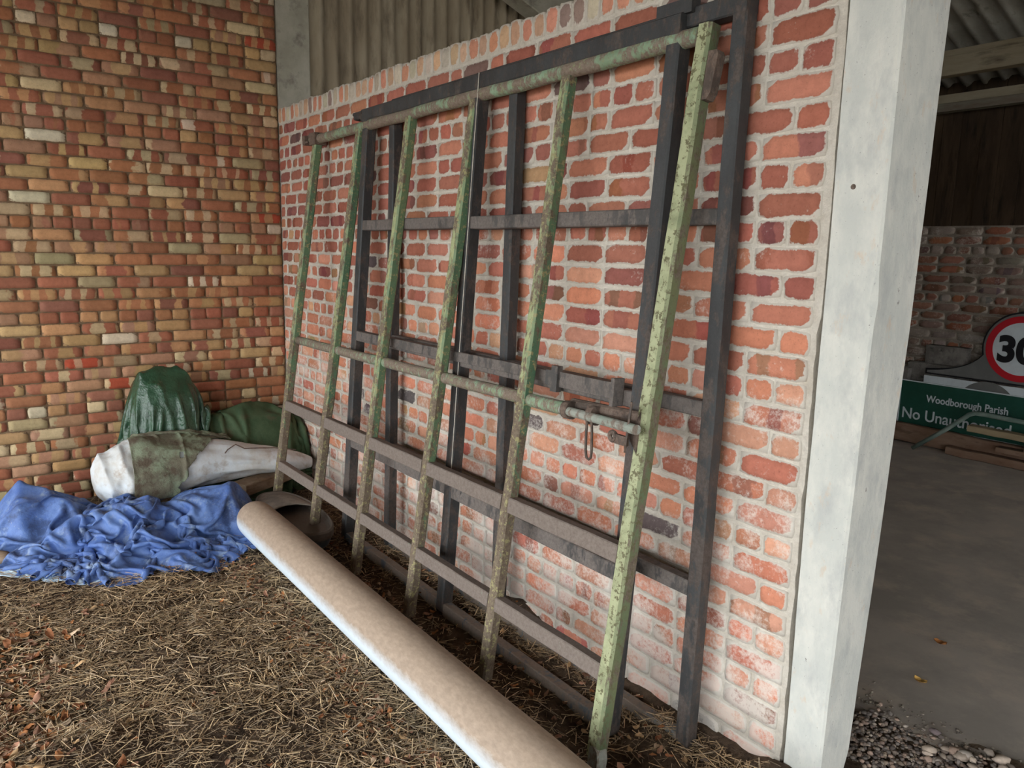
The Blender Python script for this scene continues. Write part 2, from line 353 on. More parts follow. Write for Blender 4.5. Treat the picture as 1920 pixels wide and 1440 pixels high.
# right partition wall (older red brick)
pal_r = [((0.41, 0.145, 0.10), 5), ((0.47, 0.185, 0.125), 4), ((0.33, 0.125, 0.10), 2.5), ((0.53, 0.22, 0.135), 2.5), ((0.20, 0.12, 0.11), .3), ((0.50, 0.30, 0.17), .2)]
pal_low = [((0.62, 0.25, 0.155), 6), ((0.64, 0.31, 0.21), 4), ((0.50, 0.185, 0.125), 1.6), ((0.66, 0.36, 0.22), .7), ((0.15, 0.12, 0.12), .14), ((0.30, 0.135, 0.10), .25)]
pr = 0.08126; M0 = 2.535; XE = 4.400
bl = []
def right_row(zc, hgt, hd, off, rowi, x1=XE, x0=0.0, pals=(pal_r, pal_low), out=None):
    js = [x1]; x = x1
    first = True
    while x > x0 + 0.02:
        if hd: L = 0.112
        elif first and off: L = 0.113
        else: L = 0.226
        if not hd and not first and PR.rand() < 0.10: L = 0.113
        first = False
        x = x - L
        if x < x0 + 0.05: x = x0
        js.append(x)
    t = min(1, max(0, (zc - 1.35) / 0.5))
    for b_, a in zip(js[:-1], js[1:]):
        pal = pals[0] if PR.rand() < t else pals[1]
        ca = pick(PR, pal); cb = tuple(v * PR.uniform(.6, .85) for v in ca) if PR.rand() < .35 else ca
        g = PR.uniform(0.003, 0.0065)
        jz = fbm(a * 1.3, zc * 3, 2, 5) * 0.006
        out.append((a + g, b_ - g, zc - hgt / 2 - .001 + PR.uniform(-.003, .003) + jz, zc + hgt / 2 + PR.uniform(-.003, .003) + jz, ca, cb, PR.choice([1, 1.5]), PR.rand(), PR.uniform(.2, .45)))
for k in range(1, 34):
    right_row(M0 - (k - .5) * pr, 0.0695, k % 6 == 4, k % 2 == 0, k, out=bl)
pal_cop = [((0.62, 0.40, 0.26), 3), ((0.60, 0.28, 0.18), 3), ((0.62, 0.54, 0.42), 2), ((0.30, 0.22, 0.19), .7)]
x = XE
while x > 0.04:
    ca = pick(PR, pal_cop); L = 0.0815
    bl.append((x - L + 0.006, x - 0.006, M0 + 0.008, M0 + 0.106 + PR.uniform(-.008, .006), ca, ca, 1, PR.rand(), 0)); x -= L
wr = MB()
# mortar body: front face at y=+0.004 (nearly flush joints), ragged right edge against the pillar
nseg = 60; ragged = []
for i in range(nseg + 1):
    z = -0.4 + (M0 + 0.095 + 0.4) * i / nseg; ragged.append((4.418 + 0.006 * (fbm(z * 9, 0, 3, 2)) + (0.004 if z > 1.5 else -0.004 + 0.008 * vnoise(z * 22, 1)), z))
poly = [(0.002, -0.4)] + ragged + [(0.002, M0 + 0.095)]
wr.prism(poly, (0, 0.112, 0), (1, 0, 0), (0, 0, 1), 0.214)
wall_right = wr.build('wall_right', M_mortar_right); tag(wall_right, kind='structure')
brick_wall('brickwork', bl, lambda U, V, D: np.stack([U, -D, V], -1), M_brick_right, 0.0024, 0.006, wall_right, roundc=0.0035)
# top of the coping: individual brick tops seen from above
cp = []
x = XE; 
while x > 0.04:
    c_ = pick(PR, pal_cop); cp.append((x - 0.0755, x - 0.006, 0.004, 0.21, c_, c_, 1, 0, 0)); x -= 0.0815
brick_wall('coping_tops', cp, lambda U, V, D: np.stack([U, V, M0 + 0.100 + D], -1), M_brick_right, 0.003, 0.008, wall_right)

# concrete pillar at the end of the partition
def loft(name, mat, rings, parent=None, sub=1):
    mb = MB(); n = len(rings[0]); V = [p for r_ in rings for p in r_]; F = []
    for i in range(len(rings) - 1):
        for k in range(n): F.append((i * n + k, i * n + (k + 1) % n, (i + 1) * n + (k + 1) % n, (i + 1) * n + k))
    F.append(tuple(range(n))); F.append(tuple((len(rings) - 1) * n + k for k in range(n)))
    mb.add(V, F); return mb.build(name, mat, parent)
rings = []
NR = 70
for i in range(NR + 1):
    z = -0.3 + (4.95 + 0.3) * i / NR; t = min(1, max(0, z / 2.4))
    xr = 4.552 + 0.030 * min(1, t * 1.6); yb = 0.165 + 0.078 * t; c = 0.006
    if z < 0.12: yb -= 0.02
    rr = []
    xl = 4.430 + 0.002 * math.sin(z * 5)
    wv = lambda s_: 0.0022 * float(fbm(z * 6 + s_ * 10, s_, 3, 4))
    chip = 0.010 if 0 < 1.585 - z < 0.07 else 0
    for (px, py) in ((xl, 0.0), (xr - c - chip, 0.0), (xr, c + chip), (xr, yb - 2 * c), (xr - 2 * c, yb), (xl, yb)):
        rr.append((px + wv(px), py + wv(py + 3), z))
    rings.append(rr)
pil = loft('concrete_pillar', M_conc, rings); pil.name = 'trim_1'; tag(pil, kind='structure')
hb = MB(); hb.tube([(4.487, -0.0006, 1.883), (4.487, 0.004, 1.883)], 0.0075, 12); hb.build('bolt_hole', M_darkrust, pil)

# concrete post in the far corner above the partition + cladding along the line of the left wall
pp = MB(); pp.beam((-0.085, 0.13, -0.3), (-0.085, 0.13, roof_z(.13) - .02), 0.25, 0.16, (1, 0, 0), 0.002, 16, 3, 0.05)
tag(pp.build('trim_2', M_conc_dark), kind='structure')
def corrugated(name, P0, eu, ev, Lu, Lv, pitch, amp, mat, nper=8, parent=None):
    """ridges run along ev; P0 corner"""
    n = int(Lu / pitch * nper); us = np.linspace(0, Lu, n + 1); d = amp * np.cos(us / pitch * 2 * np.pi) + rng.uniform(-.001, .001, n + 1)
    eu = np.array(eu, float); ev = np.array(ev, float); nn = np.cross(eu, ev); nn /= np.linalg.norm(nn)
    V = []
    for v in (0, Lv):
        for th in (0, -0.007): V.append(np.array(P0) + us[:, None] * eu + v * ev + (d + th)[:, None] * nn)
    V = np.concatenate(V); m = n + 1; F = []
    for i in range(n):
        F.append((i, i + 1, 2 * m + i + 1, 2 * m + i)); F.append((m + i + 1, m + i, 3 * m + i, 3 * m + i + 1))
        F.append((i + 1, i, m + i, m + i + 1)); F.append((2 * m + i, 2 * m + i + 1, 3 * m + i + 1, 3 * m + i))
    F += [(0, 2 * m, 3 * m, m), (n, m + n, 3 * m + n, 2 * m + n)]
    me = np_mesh(name, V, np.array(F), smooth=True); o = link(name, me, mat, parent)
    md = o.modifiers.new('e', 'EDGE_SPLIT'); md.split_angle = math.radians(60)
    return o
# gable cladding of the rear bay, sheets run vertically; follows the roof line
n = 270; ys = np.linspace(0.27, 4.97, n + 1); dd = 0.021 * np.cos(ys / 0.118 * 2 * np.pi); V = []; 
for th in (0, -0.008):
    V.append(np.stack([-0.05 + dd + th, ys, np.full(n + 1, -0.2)], 1)); V.append(np.stack([-0.05 + dd + th, ys, 3.08 + 0.4 * (4.95 - ys)], 1))
V = np.concatenate(V); m_ = n + 1; F = []
for i in range(n): F.append((i, i + 1, m_ + i + 1, m_ + i)); F.append((2 * m_ + i + 1, 2 * m_ + i, 3 * m_ + i, 3 * m_ + i + 1))
tag(link('wall_left_rear', np_mesh('wall_left_rear', V, np.array(F), True), M_sheet), kind='structure')

# roof: two slopes of corrugated sheet with purlins and rafters
sl = math.hypot(1, 0.4)
for nm, sg in (('roof_rear', 1), ('roof_front', -1)):
    P0 = (-0.5, sg * 5.25, 3.10 - 0.12 + 0.03)
    ev = np.array([0, -sg / sl, 0.4 / sl]); 
    o = corrugated(nm, P0, (1, 0, 0), ev, 15.0, 5.25 * sl, 0.146, 0.024, M_roofsheet, 8); o.name = 'ceiling' if sg > 0 else 'ceiling_front'; tag(o, kind='structure')
def tbeam(name, a, b, wd, dp, nrm, mat, kind='structure', lab=None, cat=None, grp=None):
    mb = MB(); mb.beam(a, b, wd, dp, nrm, 0.002, 12, 1, 0.04); o = mb.build(name, mat, origin=a); tag(o, lab, cat, grp, kind); return o
ti = 3
for yy in (-4.9, -4.0, -2.9, -1.8, -0.7, 0.7, 1.9, 3.1):
    z = roof_z(yy) - 0.11 - .02
    tbeam('trim_%d' % ti, (-0.3, yy, z), (14.3, yy, z), 0.07, 0.17, (0, 0, 1), M_purlin); ti += 1
# the two purlins and the eaves beam seen in the rear bay
tbeam('trim_%d' % ti, (0.0, 4.30, 3.12), (14.3, 4.30, 3.12), 0.10, 0.14, (0, 0, 1), M_purlin); ti += 1
tbeam('trim_%d' % ti, (0.0, 4.36, 3.215), (14.3, 4.36, 3.215), 0.16, 0.05, (0, 0, 1), M_purlin); ti += 1
tbeam('trim_%d' % ti, (0.0, 4.80, 2.905), (14.3, 4.80, 2.905), 0.10, 0.065, (0, 0, 1), M_beam); ti += 1
tbeam('trim_%d' % ti, (0.0, 4.84, 2.975), (14.3, 4.84, 2.975), 0.14, 0.07, (0, 0, 1), M_purlin); ti += 1
# concrete rafter of the gable frame in the rear bay
tbeam('trim_%d' % ti, (0.18, 0.6, 4.42), (0.18, 4.8, 2.74), 0.2, 0.36, (0, .4, 1), M_conc_dark); ti += 1
for xx in (4.5, 9.0, 13.5):
    for s_ in (1, -1):
        if xx == 4.5 and s_ == 1: continue
        tbeam('trim_%d' % ti, (xx, 0.1 * s_, roof_z(.1) - .36), (xx, 4.9 * s_, roof_z(4.9) - .36), 0.15, 0.22, (0, 0, 1), M_conc_dark); ti += 1
    tbeam('trim_%d' % ti, (xx, -4.85, -0.1), (xx, -4.85, roof_z(4.85) - .4), 0.15, 0.22, (0, 1, 0), M_conc_dark); ti += 1

# rear wall: faded brick below, dark boarding above
bl = []
pal_b = [((0.24, 0.115, 0.08), 4), ((0.20, 0.14, 0.115), 3), ((0.30, 0.12, 0.07), 1.5), ((0.26, 0.22, 0.19), 3)]
for k in range(0, 24):
    right_row(1.955 - (k + .5) * pr, 0.064, k % 5 == 2, k % 2 == 0, k, x1=6.2, x0=0.6, pals=(pal_b, pal_b), out=bl)
wb = MB(); wb.box((7.0, 5.075, 0.78), (7.3, 0.11, 1.175)); wall_back = wb.build('wall_back', M_mortar_back); tag(wall_back, kind='structure')
brick_wall('brickwork', bl, lambda U, V, D: np.stack([U, 4.96 - D, V], -1), M_brick_back, 0.003, 0.008, wall_back, nu=4, nv=2)
bd = MB(); bd.box((7, 5.03, 2.55), (7.3, 0.012, 0.62)); x = 0.0; rr_ = random.Random(4)
while x < 14.2:
    w_ = rr_.uniform(0.13, 0.17); bd.box((x + w_ / 2, 4.99 + rr_.uniform(-.012, .012), 2.53), (w_ / 2 - 0.002, 0.013, 0.60)); x += w_
tag(bd.build('wall_back_boarding', M_boarding), kind='structure')
# far end gable, unseen; rear half left open to brighten the rear bay
fe = MB(); fe.prism([(-4.98, -.4), (0, -.4), (0, roof_z(0) - .03), (-4.98, roof_z(4.98) - .03)], (14.4, 0, 0), (0, 1, 0), (0, 0, 1), 0.2)
tag(fe.build('wall_far_end', M_sheet), kind='structure')

# ------------------------------------------------------------------ ground
def ground_h(x, y):
    x = np.asarray(x, float); y = np.asarray(y, float)
    h = 0.030 * fbm(x * 1.3, y * 1.3, 3, 1) + 0.034 * fbm(x * 5, y * 5, 5, 9)
    h = h - 0.035 * np.exp(-((y + 0.42) / 0.16) ** 2) * (x < 4.2)                       # trough under the gates
    h = h + 0.085 * np.exp(-((y + 0.0) / 0.10) ** 2) * np.clip((x - 2.2) / 1.0, 0, 1) * (0.6 + fbm(x * 5, y * 9, 3, 6))   # straw swept against the wall
    h = h + 0.070 * np.clip((x - 4.28) / 0.15, 0, 1) * np.clip((y + 0.5) / 0.9, 0, 1) + 0.012 * np.clip((y - .3) / .2, 0, 1)      # up to the gravel
    h = h + 0.05 * np.exp(-(((x - 3.15) / .25) ** 2 + ((y + 2.0) / .3) ** 2)) * 1.0 - 0.04 * np.exp(-(((x - 2.75) / .12) ** 2 + ((y + 1.75) / .25) ** 2))
    return h
gx = np.concatenate([np.arange(-0.1, 6.6, 0.025), np.arange(6.6, 14.4, 0.4)]); gy = np.concatenate([np.arange(-5.2, -3.2, 0.15), np.arange(-3.2, 0.66, 0.025)])
GX, GY = np.meshgrid(gx, gy); GZ = ground_h(GX, GY)
V = np.stack([GX, GY, GZ], -1).reshape(-1, 3); nxg = len(gx); nyg = len(gy)
ii, jj = np.meshgrid(np.arange(nxg - 1), np.arange(nyg - 1)); a = (jj * nxg + ii).ravel()
floor = link('floor', np_mesh('floor', V, np.stack([a, a + 1, a + nxg + 1, a + nxg], 1), True), M_soil); tag(floor, kind='structure')
# slab of the rear bay with a worn front edge
sb = MB(); N_ = 160; ed = [(4.30 + (14.3 - 4.30) * i / N_, 0.53 + 0.03 * float(fbm(i * .9, 0, 4, 8))) for i in range(N_ + 1)]
poly = [(-0.02, 0.235), (4.30, 0.235)] + ed + [(14.3, 4.97), (-0.02, 4.97)]
sb.prism(poly, (0, 0, -0.02), (1, 0, 0), (0, 1, 0), 0.20)
tag(sb.build('floor_rear', M_slab), kind='structure')
yd = MB(); yd.box((4, -25, -0.10), (30, 19.9, 0.05)); yd.box((29.4, 10, -0.10), (15, 15, 0.05)); tag(yd.build('yard', M_yard), kind='structure').name = 'floor_yard'

# ------------------------------------------------------------------ straw, chips, leaves, gravel (uncountable)
def hf(x, y): return ground_h(x, y)
def scatter_prisms(name, X, Y, Z, L, W, yaw, pitch, cols, mat):
    n = len(X); t = np.stack([np.cos(yaw) * np.cos(pitch), np.sin(yaw) * np.cos(pitch), np.sin(pitch)], 1)
    s_ = np.stack([-np.sin(yaw), np.cos(yaw), np.zeros(n)], 1); u = np.cross(s_, t)
    c = np.stack([X, Y, Z], 1); V = np.zeros((n, 6, 3))
    bend = (rng.rand(n) - .5)[:, None] * 0.0
    for e, sg in ((0, -1), (1, 1)):
        b = c + t * (L * sg / 2)[:, None]
        V[:, e * 3 + 0] = b + s_ * (W / 2)[:, None] - u * (W * .2)[:, None]
        V[:, e * 3 + 1] = b - s_ * (W / 2)[:, None] - u * (W * .2)[:, None]
        V[:, e * 3 + 2] = b + u * (W * .45)[:, None]
    F = np.array([(0, 1, 4, 3), (1, 2, 5, 4), (2, 0, 3, 5)])
    FF = (F[None] + (np.arange(n) * 6)[:, None, None]).reshape(-1, 4)
    me = np_mesh(name, V.reshape(-1, 3), FF); attr(me, 'col', np.repeat(cols, 6, 0)); return link(name, me, mat)
S = np.random.RandomState(5)
def straw_field(n, x0, x1, y0, y1, lmin, lmax, wmin, wmax, keep, lift=0.012, bright=(0.3, 1.0), tilt=.12):
    X = S.uniform(x0, x1, n); Y = S.uniform(y0, y1, n); k = keep(X, Y) > S.rand(n); X = X[k]; Y = Y[k]; n = len(X)
    L = S.uniform(lmin, lmax, n) ** 1.0; W = S.uniform(wmin, wmax, n); yaw = S.uniform(0, 2 * np.pi, n) ; pit = S.normal(0, tilt, n)
    Z = hf(X, Y) + S.rand(n) ** 2 * lift + 0.002 + np.abs(np.sin(pit)) * L / 2 * .8
    t = S.rand(n)[:, None] ** 1.7; t = bright[0] + (bright[1] - bright[0]) * t
    tan = np.array([0.74, 0.55, 0.33]); brn = np.array([0.13, 0.080, 0.048]); gry = np.array([0.56, 0.47, 0.36])
    col = brn + (tan - brn) * t; g_ = (S.rand(n) < .25)[:, None]; col = np.where(g_, col * .4 + gry * .6 * t, col)
    return X, Y, Z, L, W, yaw, pit, col
def patchy(X, Y): 
    d = 0.62 + 1.5 * fbm(X * 1.6, Y * 1.6, 3, 12); d = np.clip(d, 0.42, 1)
    d = np.where((Y > -0.62) & (X < 4.3), d * 0.25, d)     # thinner straw in the strip under the gates
    d = np.where((Y > -0.15) & (X > 1.8), 0.9, d)
    d = np.where((X > 4.42) & (Y > -.35), 0.05, d)
    return d
a1 = straw_field(105000, 0.9, 4.7, -2.7, -0.04, 0.010, 0.045, 0.0014, 0.0034, patchy, 0.014, (0.12, 1.0))
a2 = straw_field(24000, 0.9, 4.7, -2.7, -0.055, 0.035, 0.10, 0.0022, 0.0044, patchy, 0.024, (0.30, 1.35))
a3 = straw_field(60000, 0.05, 7.5, -4.8, -0.05, 0.012, 0.07, 0.0016, 0.004, lambda X, Y: np.where((X > .9) & (X < 4.7) & (Y > -2.7), 0.0, 0.62) * np.where((X > 4.42) & (Y > -.4), 0.1, 1), 0.016, (0.12, 1.1))
o = scatter_prisms('straw_litter', *[np.concatenate(p) for p in zip(a1, a2, a3)], M_straw); tag(o, 'loose tan straw and chaff trodden over the dark earth floor', 'straw', kind='stuff')
# leaves: curled little sheets
def leaves(name, X, Y, size, pals, zoff=0.006, lab=''):
    n = len(X); gu, gv = np.meshgrid(np.linspace(-1, 1, 5), np.linspace(-1, 1, 4)); gu = gu.ravel(); gv = gv.ravel()
    shape = np.sqrt(np.clip(1 - gu ** 2 * .85, 0.05, 1)) * (1)
    V = np.zeros((n, 20, 3)); yaw = S.uniform(0, 6.28, n); cu = S.uniform(-.5, .9, n); cv = S.uniform(-.8, .8, n); tl = S.normal(0, .35, n)
    lx = gu[None] * size[:, None] * 1.0; ly = gv[None] * shape[None] * size[:, None] * 0.62 * (1 + S.uniform(-.25, .25, (n, 20)))
    lz = (cu[:, None] * gu[None] ** 2 + cv[:, None] * gv[None] ** 2 + S.uniform(-.45, .45, (n, 20))) * size[:, None] * .6 + lx * np.sin(tl)[:, None]
    V[:, :, 0] = X[:, None] + lx * np.cos(yaw)[:, None] - ly * np.sin(yaw)[:, None]; V[:, :, 1] = Y[:, None] + lx * np.sin(yaw)[:, None] + ly * np.cos(yaw)[:, None]
    V[:, :, 2] = hf(X, Y)[:, None] + zoff + np.abs(S.normal(0, .004, n))[:, None] + lz - lz.min(1)[:, None] * .8
    F = []
    for j in range(3):
        for i in range(4): q = j * 5 + i; F.append((q, q + 1, q + 6, q + 5))
    F = np.array(F); FF = (F[None] + (np.arange(n) * 20)[:, None, None]).reshape(-1, 4)
    me = np_mesh(name, V.reshape(-1, 3), FF, True); col = np.array([pals[i] for i in S.randint(0, len(pals), n)]) * S.uniform(.6, 1.2, (n, 1))
    attr(me, 'col', np.repeat(col, 20, 0)); o = link(name, me, M_leaf); return tag(o, lab, 'leaves', kind='stuff')
lp = [(0.50, 0.22, 0.09), (0.55, 0.35, 0.18), (0.36, 0.15, 0.07), (0.62, 0.45, 0.30), (0.42, 0.22, 0.14), (0.28, 0.15, 0.09)]
n = 700; X = np.abs(S.normal(0, .28, n)) ; tt = S.uniform(0, 1, n)
Xa = 1.9 + tt * 1.4 + S.normal(0, .12, n); Ya = -1.99 - tt * 0.12 + S.normal(0, .15, n)
n2 = 620; Xb = S.uniform(1.3, 4.2, n2); Yb = -0.86 - np.abs(S.normal(0, .10, n2)) + .02
n3 = 240; Xc = S.uniform(1.5, 4.2, n3); Yc = S.uniform(-.5, -.02, n3)
n4 = 160; Xd = S.uniform(1.3, 4, n4); Yd = S.uniform(-2.4, -.9, n4)
leaves('dead_leaves', np.concatenate([Xa, Xb, Xc, Xd]), np.concatenate([Ya, Yb, Yc, Yd]), np.concatenate([S.uniform(.008, .024, n), S.uniform(.006, .015, n2), S.uniform(.008, .018, n3), S.uniform(.006, .014, n4)]), lp, lab='curled orange and brown dead leaves scattered among the straw')

def stones(name, X, Y, Z, R, pals, lab, kind='stuff', cat='gravel', sub=1):
    bm = bmesh.new(); bmesh.ops.create_icosphere(bm, subdivisions=sub, radius=1); v0 = np.array([v.co[:] for v in bm.verts]); f0 = np.array([[v.index for v in f.verts] for f in bm.faces]); bm.free()
    n = len(X); k = len(v0); sc = np.stack([S.uniform(.8, 1.4, n), S.uniform(.7, 1.1, n), S.uniform(.45, .8, n)], 1)
    V = v0[None] * sc[:, None] * (1 + S.uniform(-.18, .18, (n, k, 1))); yaw = S.uniform(0, 6.28, n)
    c, s_ = np.cos(yaw)[:, None], np.sin(yaw)[:, None]
    V = np.stack([V[:, :, 0] * c - V[:, :, 1] * s_, V[:, :, 0] * s_ + V[:, :, 1] * c, V[:, :, 2]], -1) * R[:, None, None] + np.stack([X, Y, Z], 1)[:, None]
    me = np_mesh(name, V.reshape(-1, 3), (f0[None] + (np.arange(n) * k)[:, None, None]).reshape(-1, 3), False)
    col = np.array([pals[i] for i in S.randint(0, len(pals), n)]) * S.uniform(.6, 1.25, (n, 1)); attr(me, 'col', np.repeat(col, k, 0))
    return tag(link(name, me, M_stone), lab, cat, kind=kind)
sp = [(0.27, 0.21, 0.17), (0.20, 0.17, 0.15), (0.38, 0.27, 0.21), (0.16, 0.13, 0.115), (0.32, 0.25, 0.19), (0.44, 0.37, 0.31)]
n = 16000; X = S.uniform(4.40, 5.9, n); Y = S.uniform(-.35, 0.60, n); k = ~((X < 4.58) & (Y > -0.02) & (Y < .24)) & (Y < .60 - .12 * (S.rand(n))) & ((Y > .0) | (X > 4.5)); X = X[k]; Y = Y[k]
R = S.uniform(.003, .011, len(X)); Z = hf(X, Y) + R * .3 + S.rand(len(X)) * .012 
stones('gravel', X, Y, Z, R, sp, 'loose grey and pinkish gravel between the pillar and the concrete floor')
n = 110; X = S.uniform(4.62, 5.6, n); Y = S.uniform(.42, .62, n) - (5.0 - X) * 0.0 ; R = S.uniform(.010, .022, n)
stones('pebbles', X, Y, hf(X, Y) + R * .35 + .01, R, [(0.45, 0.32, 0.25), (0.32, 0.27, 0.23), (0.5, 0.40, 0.32), (0.18, 0.14, 0.14), (.27, .22, .18)], 'larger rounded pebbles along the broken edge of the concrete floor', cat='pebbles', sub=2)
n = 420; X = S.uniform(4.2, 5.4, n); Y = .55 + np.abs(S.normal(0, .07, n)); R = S.uniform(.002, .0065, n)
stones('grit', X, Y, np.full(n, .08) + R * .4, R, [(0.32, 0.27, 0.22), (0.22, 0.18, 0.15), (0.18, .15, .125)], 'scattered grit lying on the edge of the dusty concrete floor', cat='grit')

# ------------------------------------------------------------------ gates
def plane_pt(x, z, yb, yt, zt=2.4): return Vector((x, yb + z * (yt - yb) / zt, z))
# --- green gate in front
GX_ = [0.905, 1.535, 2.12, 2.71, 3.345, 4.003]
Gp = lambda x, z, o=0.0: plane_pt(x, z, -0.42, -0.065) + Vector((0, -o, 0.15 * -o * 0))
nrm = Vector((0, -1, 0.148)).normalized()
gate = empty('metal_gate', (2.45, -0.42, 0), 'tall flaking green steel gate, frontmost of the three leaning on the brick wall', 'gate')
for i, xg in enumerate(GX_):
    zb = [0.10, 0.0, 0.0, 0.0, -0.005, 0.035][i]
    mb = MB(); last = i == 5
    mb.beam(Gp(xg, zb), Gp(xg - (0.0 if not last else 0.0), 2.335 if not last else 2.385), 0.050 if not last else 0.056, 0.050 if not last else 0.056, nrm, 0.0012, 26, i, 0.16)
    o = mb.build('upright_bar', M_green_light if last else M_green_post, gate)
    if last:
        tag(o, 'thicker pale green end upright')
        c_ = MB(); nseg = 14; q = Gp(4.003, 0.0)
        c_.prism([(0.0, 0.075), (0.0, -0.03), (0.028, -0.04), (0.045, -0.01), (0.045, 0.045), (0.036, 0.07), (0.02, 0.08)], q + Vector((-.004, -.012, 0.0)), (1, 0, 0), (0, 0.148, 1), 0.045); c_.build('hinge_lug', M_bolt, gate)
        c_ = MB(); c_.prism([(0, 0.075), (0.05, 0.075), (0.058, 0.06), (0.050, -0.05), (0.038, -0.07), (0.0, -0.07)], Gp(4.012, 2.225), (1, 0, 0), (0, 0.148, 1), 0.034)
        o2 = c_.build('hinge_plate', M_darkrust, gate)
mb = MB(); mb.tube([Gp(0.82 + (3.975 - 0.82) * t / 20, 2.345 + .018 * t / 20) + Vector((0, 0.002 * math.sin(t), 0.002 * math.cos(t * 2))) for t in range(21)], 0.029, 14)
mb.build('top_rail', M_green_rail, gate, smooth=True)
mb = MB(); mb.box(Gp(0.90, 2.345), (0.045, 0.038, 0.036)); mb.box(Gp(0.77, 2.335), (0.045, 0.030, 0.006)); mb.box(Gp(0.79, 2.360), (0.05, 0.006, 0.025)); mb.box(Gp(0.74, 2.35), (0.018, 0.03, 0.028))
mb.build('end_bracket', M_darkrust, gate)
mb = MB(); mb.tube([Gp(0.92 + (3.62 - 0.92) * t / 16, 1.092 + .032 * t / 16) + Vector((0, .012, .0015 * math.sin(t * 2))) for t in range(17)], 0.026, 14); mb.build('middle_rail', M_green_rail, gate, smooth=True)
for zc, zc2, hh, dp, mt in ((0.675, 0.715, 0.062, 0.05, M_rust_rail), (0.285, 0.315, 0.058, 0.045, M_rust_rail)):
    for j in range(5):   # rail welded between the uprights
        pass
    mb = MB(); 
    for j in range(5):
        xa, xb = GX_[j] + .024, GX_[j + 1] - .024; f = lambda x: zc + (zc2 - zc) * (x - .9) / 3.1
        mb.beam(Gp(xa, f(xa)), Gp(xb, f(xb)), hh, dp, nrm, 0.001, 8, j, 0.08)
    mb.build('lower_rail', mt, gate)
# sliding bolt with loop handle and keeper
mb = MB(); mb.tube([Gp(3.60, 1.126), Gp(3.635, 1.127)], 0.033, 14); mb.tube([Gp(3.735, 1.130), Gp(3.765, 1.131)], 0.034, 14); mb.tube([Gp(3.60, 1.142) + Vector((0, .03, 0)), Gp(3.98, 1.155) + Vector((0, .03, 0))], 0.022, 12)
collar = mb.build('bolt_guide', M_darkrust, gate, smooth=False)
mb = MB(); mb.tube([Gp(3.59, 1.125) + Vector((0, -.012, 0)), Gp(3.85, 1.133) + Vector((0, -.035, 0)), Gp(4.022, 1.142) + Vector((0, -.066, 0))], 0.0165, 14)
bolt = mb.build('bolt', M_bolt, gate, smooth=False)
mb = MB(); c0 = Gp(3.765, 1.10) + Vector((0, -.03, 0))
lp_ = [(-.012, 0.02), (-.014, -.02), (-.014, -.085), (-.008, -.108), (.004, -.112), (.014, -.104), (.017, -.085), (.015, -.02), (.012, .02)]
mb.tube([c0 + Vector((x, 0, z * 1.05)) for x, z in lp_], 0.0048, 8); mb.build('loop_handle', M_darkrust, bolt, smooth=True)
mb = MB(); mb.prism([(-.006, 0.0), (0.05, 0.085), (0.058, 0.085), (0.050, -0.055), (0.03, -.085), (-.006, -.035)], Gp(3.945, 1.140) + Vector((-.0, -.022, 0)), (0.75, -.9, 0), (0, 0.148, 1), 0.006)
mb.prism([(-.006, -.03), (0.045, 0.05), (0.05, -.08), (-.006, -.045)], Gp(3.955, 1.140) + Vector((0, -.02, 0)), (0.9, -.2, 0), (0, 0.148, 1), 0.006)
mb.build('keeper_plate', M_darkrust, gate)
mb = MB(); ring = []
for k in range(14): a_ = 2 * math.pi * k / 14; ring.append((math.cos(a_) * .019, math.sin(a_) * .019))
mb.tube([Gp(3.885, 1.090) + Vector((math.cos(t * math.pi / 8) * .014, -.03, math.sin(t * math.pi / 8) * .014)) for t in range(17)], 0.0085, 8); mb.box(Gp(3.925, 1.085) + Vector((0, -.028, 0)), (.028, .006, .016)); mb.build('padlock_lug', M_darkrust, gate)

M_signwhite_ = noisy_mat('pale_string', [(0.6, 0.56, 0.48, 1), ((0.45, 0.42, 0.36, 1), .45, .6)], 30)
# --- two black gates behind
def black_gate(name, label, xs, yb, yt, top_z, horn, sec, lowrail, seed, latch=False):
    G = lambda x, z: plane_pt(x, z, yb, yt)
    nr = Vector((0, -1, (yt - yb) / 2.4)).normalized()
    root = empty(name, ((xs[0] + xs[-1]) / 2, yb, 0), label, 'gate', None)
    for i, xx in enumerate(xs):
        mb = MB(); mb.beam(G(xx, -0.01), G(xx, top_z - .02), sec, sec, nr, 0.0008, 20, seed + i, 0.10); mb.build('upright_bar', M_black, root)
    mb = MB(); mb.beam(G(xs[0] - horn * .35, top_z), G(xs[-1] + .026, top_z + .004), sec * 1.08, sec, nr, 0.0008, 16, seed, 0.08)
    if horn: 
        mb.beam(G(xs[0] - horn, top_z + .002), G(xs[0] - horn * .3, top_z + .002), sec * .5, sec * .8, nr, 0.001, 4, 2, 0.2); mb.beam(G(xs[0] - horn, top_z + .015), G(xs[0] - horn * .3, top_z + .015), sec * .3, sec * 1.1, nr, 0.001, 2, 4, 0.2)
    mb.build('top_rail', M_black, root)
    for zc, hh, mt in ((1.805, sec * .92, M_black_rail), (1.19, sec * .95, M_black_rail), (0.575, sec * 1.0, M_black_rail), (lowrail, sec * 1.05, M_black_low)):
        mb = MB()
        for a_, b_ in zip(xs[:-1], xs[1:]):
            mb.beam(G(a_ + sec / 2 - .001, zc), G(b_ - sec / 2 + .001, zc + .004), hh, sec * .82, nr, 0.0008, 8, seed + 7, 0.08)
        mb.build('rail', mt, root)
    return root, G, nr
rA, GA, nA = black_gate('metal_gate', 'black steel gate with a sliding latch, directly behind the green gate', [1.622, 2.728, 3.878], -0.24, -0.062, 2.405, 0.16, 0.060, 0.0, 10)
mb = MB(); o_ = nA * .032
